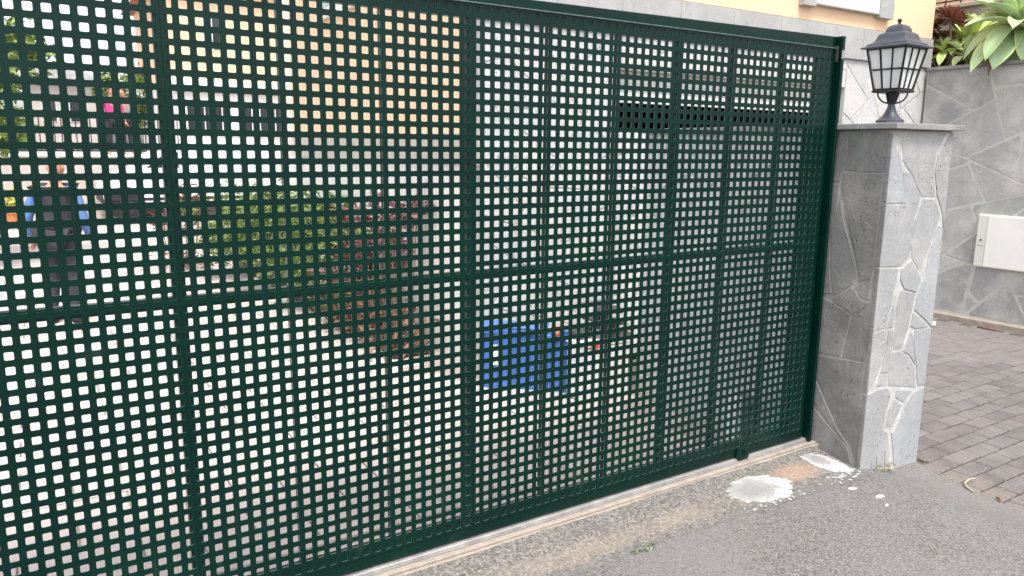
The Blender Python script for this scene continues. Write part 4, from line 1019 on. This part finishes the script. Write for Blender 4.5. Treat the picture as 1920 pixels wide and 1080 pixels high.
# parked van, long side to the gate, nose to the left
van = thing('parked_van', 'white van parked in the yard in front of the far terrace wall', 'van', (.86, 15.6, -.02))
prof = [(0.02, .42), (0.0, .62), (.05, .92), (.62, 1.06), (1.22, 1.52), (1.7, 1.56), (4.2, 1.54), (4.35, 1.2), (4.38, .42), (4.3, .25), (3.95, .25)]
def arch(cx, r=.38, n=10): return [(cx + r * math.cos(a), .32 + r * math.sin(a)) for a in [math.pi * i / n for i in range(n + 1)]]
prof += arch(3.55) + [(3.15, .22), (.85, .22)] + arch(.43) + [(.04, .28)]
b = MB(); n = len(prof); W = 1.7
b.add([(x, 0, z) for x, z in prof] + [(x, W, z) for x, z in prof], [tuple(reversed(range(n))), tuple(range(n, 2 * n))] + [(i, (i + 1) % n, n + (i + 1) % n, n + i) for i in range(n)])
body = b.build('body', simple('white_car_paint', (.78, .78, .77), .3, .02, 3, bump=0), van)
bv = body.modifiers.new('b', 'BEVEL'); bv.width = .04; bv.segments = 2; bv.limit_method = 'ANGLE'; bv.angle_limit = R(50)
dk = simple('dark_glass', (.03, .04, .045), .08, .1, 3, bump=0)
for (pts, nm) in (([(.88, 1.10), (1.28, 1.42), (1.52, 1.43), (1.52, 1.10)], 'side_window'),):
    MB().add([(x, -.006, z) for x, z in pts] + [(x, .01, z) for x, z in pts], [(3, 2, 1, 0), (4, 5, 6, 7), (0, 1, 5, 4), (1, 2, 6, 5), (2, 3, 7, 6), (3, 0, 4, 7)]).build(nm, dk, van)
MB().box((.02, -.012, .40), (4.36, -.0005, .46), .004).build('side_trim', M['rubber'], van); MB().box((1.0, -.004, .92), (3.2, -.0002, .93)).build('door_line', M['rubber'], van)
MB().box((-.02, .06, .34), (.05, 1.64, .52), .02).build('bumper', M['rubber'], van); MB().box((-.005, .05, .66), (.04, .36, .80), .02).build('headlight', M['frost'], van)
for wx in (.43, 3.55):
    b = MB(); b.lathe([(.20, 0), (.33, .01), (.345, .04), (.345, .18), (.33, .2)], 28); b.v = [(v[0] + wx, v[2] + .005, v[1] + .34) for v in b.v]; wh = b.build('wheel', M['rubber'], van, smooth=False)
    b = MB(); b.lathe([(.05, -.012), (.09, .0), (.19, .006), (.20, -.004), (.205, .02)], 24); b.v = [(v[0] + wx, v[2] + .003, v[1] + .34) for v in b.v]; r_ = b.build('rim', M['lamp'], wh)
# far houses
def far_house(label, x0, y0, x1, y1, z0, z1, wallm, wins, roofm=None, upper=None, cat='house', bars=False, zsplit=None):
    t = thing('house', label, cat, (x0, y0, z0), 0, 'houses beyond the yard')
    if upper: 
        MB().box((0, 0, 0), (x1 - x0, y1 - y0, zsplit - z0)).build('wall', wallm, t); MB().box((-.02, -.02, zsplit - z0 + .001), (x1 - x0 + .02, y1 - y0, z1 - z0)).build('upper_wall', upper, t)
        MB().box((-.1, -.12, zsplit - z0 - .35), (x1 - x0 + .1, -.021, zsplit - z0 - .02), .02).build('cornice', M['white'], t)
    else: MB().box((0, 0, 0), (x1 - x0, y1 - y0, z1 - z0)).build('wall', wallm, t)
    for (a, c, d, e) in wins:
        w_ = MB().box((a, -.03, c), (d, .02, e), .01).build('window', M['white'], t)
        MB().box((a + .04, -.045, c + .04), (d - .04, -.031, e - .04)).build('pane', dk, w_)
        if bars:
            nb = int((d - a) / .2); g_ = MB()
            for i in range(nb + 1): x = a + .03 + (d - a - .06) * i / nb; g_.box((x - .012, -.10, c), (x + .012, -.08, e))
            g_.build('grille', M['white'], w_)
    if roofm:
        w2, d2 = x1 - x0, y1 - y0; h = 1.2; o_ = .4
        V = [(-o_, -o_, z1 - z0), (w2 + o_, -o_, z1 - z0), (w2 + o_, d2 + o_, z1 - z0), (-o_, d2 + o_, z1 - z0), (w2 / 2, d2 * .3, z1 - z0 + h), (w2 / 2, d2 * .7, z1 - z0 + h)]
        MB().add(V, [(0, 1, 2, 3), (0, 1, 4), (1, 2, 5, 4), (2, 3, 5), (3, 0, 4, 5)]).build('roof', roofm, t)
    return t
rt_ = simple('terracotta_roof', (.36, .16, .10), .85, .25, 3, bump=.6, bscale=30, bd=.02)
far_house('pale house with barred dark windows below an orange upper storey, behind the shrubs', 3.05, 20, 9.5, 27, -.1, 5.9, M['white_wall'], [(.25, 2.0, 1.45, 2.85), (1.75, 2.0, 3.1, 2.85), (3.3, 2.0, 4.6, 2.85), (.8, 4.2, 1.3, 5.2)], rt_, M['orange'], bars=True, zsplit=3.35)
far_house('grey white house in the distance behind the pink topped person', -.2, 40, 2.6, 48, 0, 4.5, M['beige_wall'], [(.5, 2.6, 1.1, 3.7), (1.6, 2.6, 2.2, 3.7)], M['slab'])
far_house('white house far off at the left edge behind the leafy tree', -7, 36, -1.6, 44, 0, 4.2, M['white_wall'], [(2.8, 3.0, 3.8, 4.2), (4.2, 3.0, 5.0, 4.2), (2.8, .8, 3.8, 2.1)], rt_)
wl = thing('garden_wall', 'low white garden wall between the yard and the houses', 'wall', (2.82, 16.5, 0)); MB().box((0, 0, -.1), (8, .2, 1.75)).build('wall', M['white_wall'], wl); MB().box((-.04, -.04, 1.751), (8.04, .24, 1.82), .01).build('coping', M['beige_wall'], wl)
# trees
bark = simple('bark', (.10, .075, .055), .95, .35, 25, bump=.8, bscale=40, bd=.01)
def tree(label, x, y, z0, h, r, n, size, trunk_h, mat, clumps=34):
    t = thing('tree', label, 'tree', (x, y, z0), 0, 'leafy trees beyond the gate'); b = MB()
    b.tube([(0, 0, -.1), (.05, .02, trunk_h * .5), (0, .05, trunk_h)], [.16 * r / 1.4, .12 * r / 1.4, .09 * r / 1.4], 9)
    for i in range(8):
        a = i * .8; e = (r * .7 * math.cos(a), r * .7 * math.sin(a), trunk_h + (h - trunk_h) * rf.uniform(.3, .85)); b.tube([(0, .05, trunk_h * .9), (e[0] * .4, e[1] * .4, trunk_h + (e[2] - trunk_h) * .5), e], [.05, .03, .012], 6)
    b.build('trunk', bark, t)
    cl = []
    for _ in range(clumps):
        a = rf.uniform(0, 6.28); q = r * math.sqrt(rf.random()) * .9; cl.append((q * math.cos(a), q * math.sin(a), trunk_h + (h - trunk_h) * rf.uniform(.05, .95), rf.uniform(.14, .30) * r))
    def fp(rg_):
        c = rg_.choice(cl); return (c[0] + rg_.gauss(0, c[3] * .55), c[1] + rg_.gauss(0, c[3] * .55), c[2] + rg_.gauss(0, c[3] * .45))
    foliage('crown', n, fp, size, mat, t, rf, 2.0)
tree('leafy green tree at the far left edge, its branches in front of the bright sky', -1.22, 9.6, 0, 3.7, 1.1, 3800, .075, 1.5, gl2)
tree('rounded tree beyond the terrace above the two people', 2.6, 25, 1.28, 2.7, 1.0, 3000, .07, .8, gl2)
tree('bushy tree on the terrace behind the left railing', -2.2, 21, 1.28, 3.2, 1.3, 3500, .07, 1.0, gl2)
t = thing('plant_pot', 'terracotta pot with a small leafy plant near the far terrace wall', 'plant pot', (-.72, 14.9, -.02))
MB().lathe([(.12, 0), (.17, .26), (.19, .27), (.19, .31), (.165, .31), (.16, .27)], 20).build('pot', simple('terracotta', (.62, .24, .09), .8, .1, 10), t, smooth=False)
foliage('foliage', 260, lambda r: (r.gauss(0, .10), r.gauss(0, .10), .32 + abs(r.gauss(.1, .1))), .05, make_leaf('yellow_leaf', (.28, .30, .03), (.5, .42, .05)), t, rf)
t = thing('palm_plant', 'yellow green spiky plant at the left end of the far terrace', 'plant', (-1.05, 18.3, 1.28))
foliage('leaves', 500, lambda r: (r.gauss(0, .25), r.gauss(0, .25), .15 + abs(r.gauss(.45, .3))), .03, make_leaf('palm_leaf', (.30, .34, .05), (.5, .5, .1)), t, rf, 12)

# ------------------------------------------------------------ small things on the ground
wc = NT('white_cement'); p_ = wc.gpos()
wc.col(wc.mix(wc.ramp(wc.noise(7, 5, .7, vec=p_), [(.42, 0.0), (.56, 1.0)]), (.62, .61, .58), (.34, .335, .32))); wc.rough(.95); wc.bump(wc.noise(90, 4, .7, vec=p_), .7, .004)
# the centre of each patch is worn grey
def worn(cx, cy, rx, ry, ang=0.0, name='white_cement'):
    k = NT(name); p = k.gpos(); mp = k.n('ShaderNodeMapping', vector_type='TEXTURE'); mp.inputs['Location'].default_value = (cx, cy, 0); mp.inputs['Rotation'].default_value = (0, 0, ang); mp.inputs['Scale'].default_value = (rx, ry, 1); k.l(p, mp.inputs[0])
    sx = k.n('ShaderNodeSeparateXYZ'); k.l(mp.outputs[0], sx.inputs[0])
    r = k.math('SQRT', k.math('ADD', k.math('POWER', k.math('ABSOLUTE', sx.outputs[0]), 2), k.math('POWER', k.math('ABSOLUTE', sx.outputs[1]), 2)))
    r = k.math('ADD', r, k.math('MULTIPLY', k.math('SUBTRACT', k.noise(22, 5, .7, vec=p), .5), 1.3))
    c = k.ramp(r, [(.30, (.25, .247, .24)), (.70, (.33, .325, .315)), (.95, (.50, .49, .475))])
    c = k.mix(k.ramp(k.noise(60, 5, .8, vec=p), [(.52, 0.0), (.60, .75)]), c, (.24, .225, .21))
    k.col(c); k.rough(.95); k.bump(k.noise(90, 4, .7, vec=p), .8, .004); return k.m
def patch(label, cx, cy, rx, ry, ang, seed, mat, hh=.006, specks=()):
    b = MB(); N = 110; rings = 7; rg_ = random.Random(seed)
    outl = [1 + .20 * noise.noise(Vector((math.cos(2 * math.pi * j / N) * 2.2 + seed, math.sin(2 * math.pi * j / N) * 2.2, 0))) + .14 * noise.noise(Vector((math.cos(2 * math.pi * j / N) * 9 + seed, math.sin(2 * math.pi * j / N) * 9, 4))) + .12 * noise.noise(Vector((math.cos(2 * math.pi * j / N) * 26 + seed, math.sin(2 * math.pi * j / N) * 26, 4))) for j in range(N)]
    ca, sa = math.cos(ang), math.sin(ang)
    for i in range(rings + 1):
        f = i / rings
        for j in range(N):
            a = 2 * math.pi * j / N; x = rx * f * outl[j] * math.cos(a); y = ry * f * outl[j] * math.sin(a)
            X, Y = cx + x * ca - y * sa, cy + x * sa + y * ca
            b.v.append((X, Y, za(X, Y) + .0055 + hh * (1 - f ** 3) - (.010 if i == rings else 0) + .0012 * noise.noise(Vector((X * 40, Y * 40, 0)))))
    for i in range(rings):
        for j in range(N): b.f.append((i * N + j, i * N + (j + 1) % N, (i + 1) * N + (j + 1) % N, (i + 1) * N + j))
    for (sx_, sy_, sr) in specks:
        n = 8; c0 = len(b.v); 
        for j in range(n): a = j * 2 * math.pi / n; q = sr * rg_.uniform(.5, 1.3); b.v.append((sx_ + q * math.cos(a) * 1.3, sy_ + q * math.sin(a), za(sx_, sy_) + .006))
        b.v.append((sx_, sy_, za(sx_, sy_) + .009)); b.f += [(c0 + j, c0 + (j + 1) % n, c0 + n) for j in range(n)]
    o = b.build('cement_patch', mat, smooth=True); tag(o, label, 'cement patch'); return o
rs = random.Random(8)
patch('larger white cement patch with a worn grey middle, in front of the gate wheel', 2.43, -.225, .205, .108, -.1, 3, worn(2.37, -.225, .19, .10, -.1, 'worn_cement'), .006, [(2.44 + rs.gauss(0, .12), -.335 + rs.gauss(0, .022), rs.uniform(.002, .008)) for _ in range(40)])
patch('smaller white cement patch at the foot of the stone pillar', 2.955, -.205, .13, .072, -1.0, 5, worn(2.93, -.17, .09, .05, -1.0, 'worn_cement_small'), .006, [(2.93 + rs.gauss(0, .05), -.33 + rs.gauss(0, .02), rs.uniform(.002, .009)) for _ in range(40)])
for i, (x, y, r, lb) in enumerate(((2.845, -.426, .020, 'small white splash on the asphalt just below the pillar foot patch'), (2.878, -.543, .022, 'elongated white splash on the asphalt, second from the pillar'), (2.825, -.61, .013, 'tiny white splash on the asphalt farthest from the pillar'))):
    patch(lb, x, y, r * 1.2, r * .5, -.5 + i * .3, 20 + i, wc.m, .002)
# twigs, leaves
dry = simple('dry_twig', (.40, .35, .27), .85, .2, 40); dgr = make_leaf('fresh_sprig', (.10, .15, .07), (.24, .30, .17))
def twig(label, pts, r, mat=dry, name='twig', cat='twig'):
    return tag(MB().tube(pts, [r * .6] + [r] * (len(pts) - 2) + [r * .4], 6).build(name, mat, smooth=True), label, cat)
zz = lambda x, y, h=.004: (x, y, max(za(x, y), -.119) + h)
twig('pale curved dry leaf strip on the edge of the brick paving', [zz(3.643, -.60, .022), zz(3.607, -.586, .02), zz(3.551, -.592, .014), zz(3.52, -.62, .010), zz(3.50, -.665, .006)], .0055, dry, 'dry_leaf', 'dry leaf')
twig('brown crumpled leaf on the brick paving beside the asphalt edge', [zz(3.53, -.755, .008), zz(3.52, -.775, .014), zz(3.50, -.79, .008)], .008, brn, 'crumpled_leaf', 'dry leaf')
twig('thin straw lying against the bottom of the pillar front', [(3.23, -.335, -.035), (3.27, -.35, -.055), (3.33, -.365, -.075)], .003)
twig('short twig leaning on the left bottom of the pillar front', [(3.20, -.318, .02), (3.19, -.33, -.045)], .003, bark)
twig('short dark twig leaning beside another on the pillar foot', [(3.28, -.316, .03), (3.255, -.335, -.06)], .003, bark)
for i, (x, y, a, L, lb) in enumerate(((2.28, -.62, .3, .07, 'thin curved straw in the middle of the asphalt'), (1.98, -.60, 1.9, .06, 'thin straw left of the middle of the asphalt'), (2.05, -.42, -.2, .05, 'short straw near the gravel edge'), (2.62, -.93, .6, .04, 'tiny straw at the bottom edge of the picture'))):
    twig(lb, [zz(x, y), zz(x + L * .5 * math.cos(a), y + L * .5 * math.sin(a) + .006, .006), zz(x + L * math.cos(a), y + L * math.sin(a))], .0014)
t = thing('weed', 'small fresh green sprig lying on the gravel edge near the gate', 'weed', zz(1.60, -.33, .004))
b = MB().tube([(-.05, .01, .002), (0, 0, .006), (.06, -.012, .003)], [.0015, .002, .001], 5); b.build('stem', dgr, t)
foliage('leaves', 46, lambda r: (r.uniform(-.055, .06), r.gauss(0, .010), .004 + abs(r.gauss(0, .003))), .0085, dgr, t, random.Random(6), 2.2)
t = thing('weed', 'dry green tuft growing at the base of the pillar front', 'weed', (3.24, -.335, -.055))
foliage('leaves', 60, lambda r: (r.uniform(-.05, .10), r.gauss(0, .012), abs(r.gauss(0, .006))), .007, make_leaf('dry_tuft', (.2, .19, .09), (.36, .32, .18)), t, random.Random(6), 3)
tag(MB().box((0, 0, 0), (.2, .09, .008), .002, Matrix.Translation((7.03, 1.46, -.117)) @ Matrix.Rotation(.5, 4, 'Z')).build('cardboard_scrap', simple('pale_card', (.62, .56, .46), .8), None), 'pale scrap of card lying at the foot of the retaining wall', 'litter')
twig('reddish dry leaf at the foot of the retaining wall below the cabinet', [(7.33, 1.22, -.11), (7.32, 1.10, -.105), (7.33, .98, -.11)], .012, simple('red_dry_leaf', (.22, .11, .075), .8), 'dry_leaf', 'dry leaf')
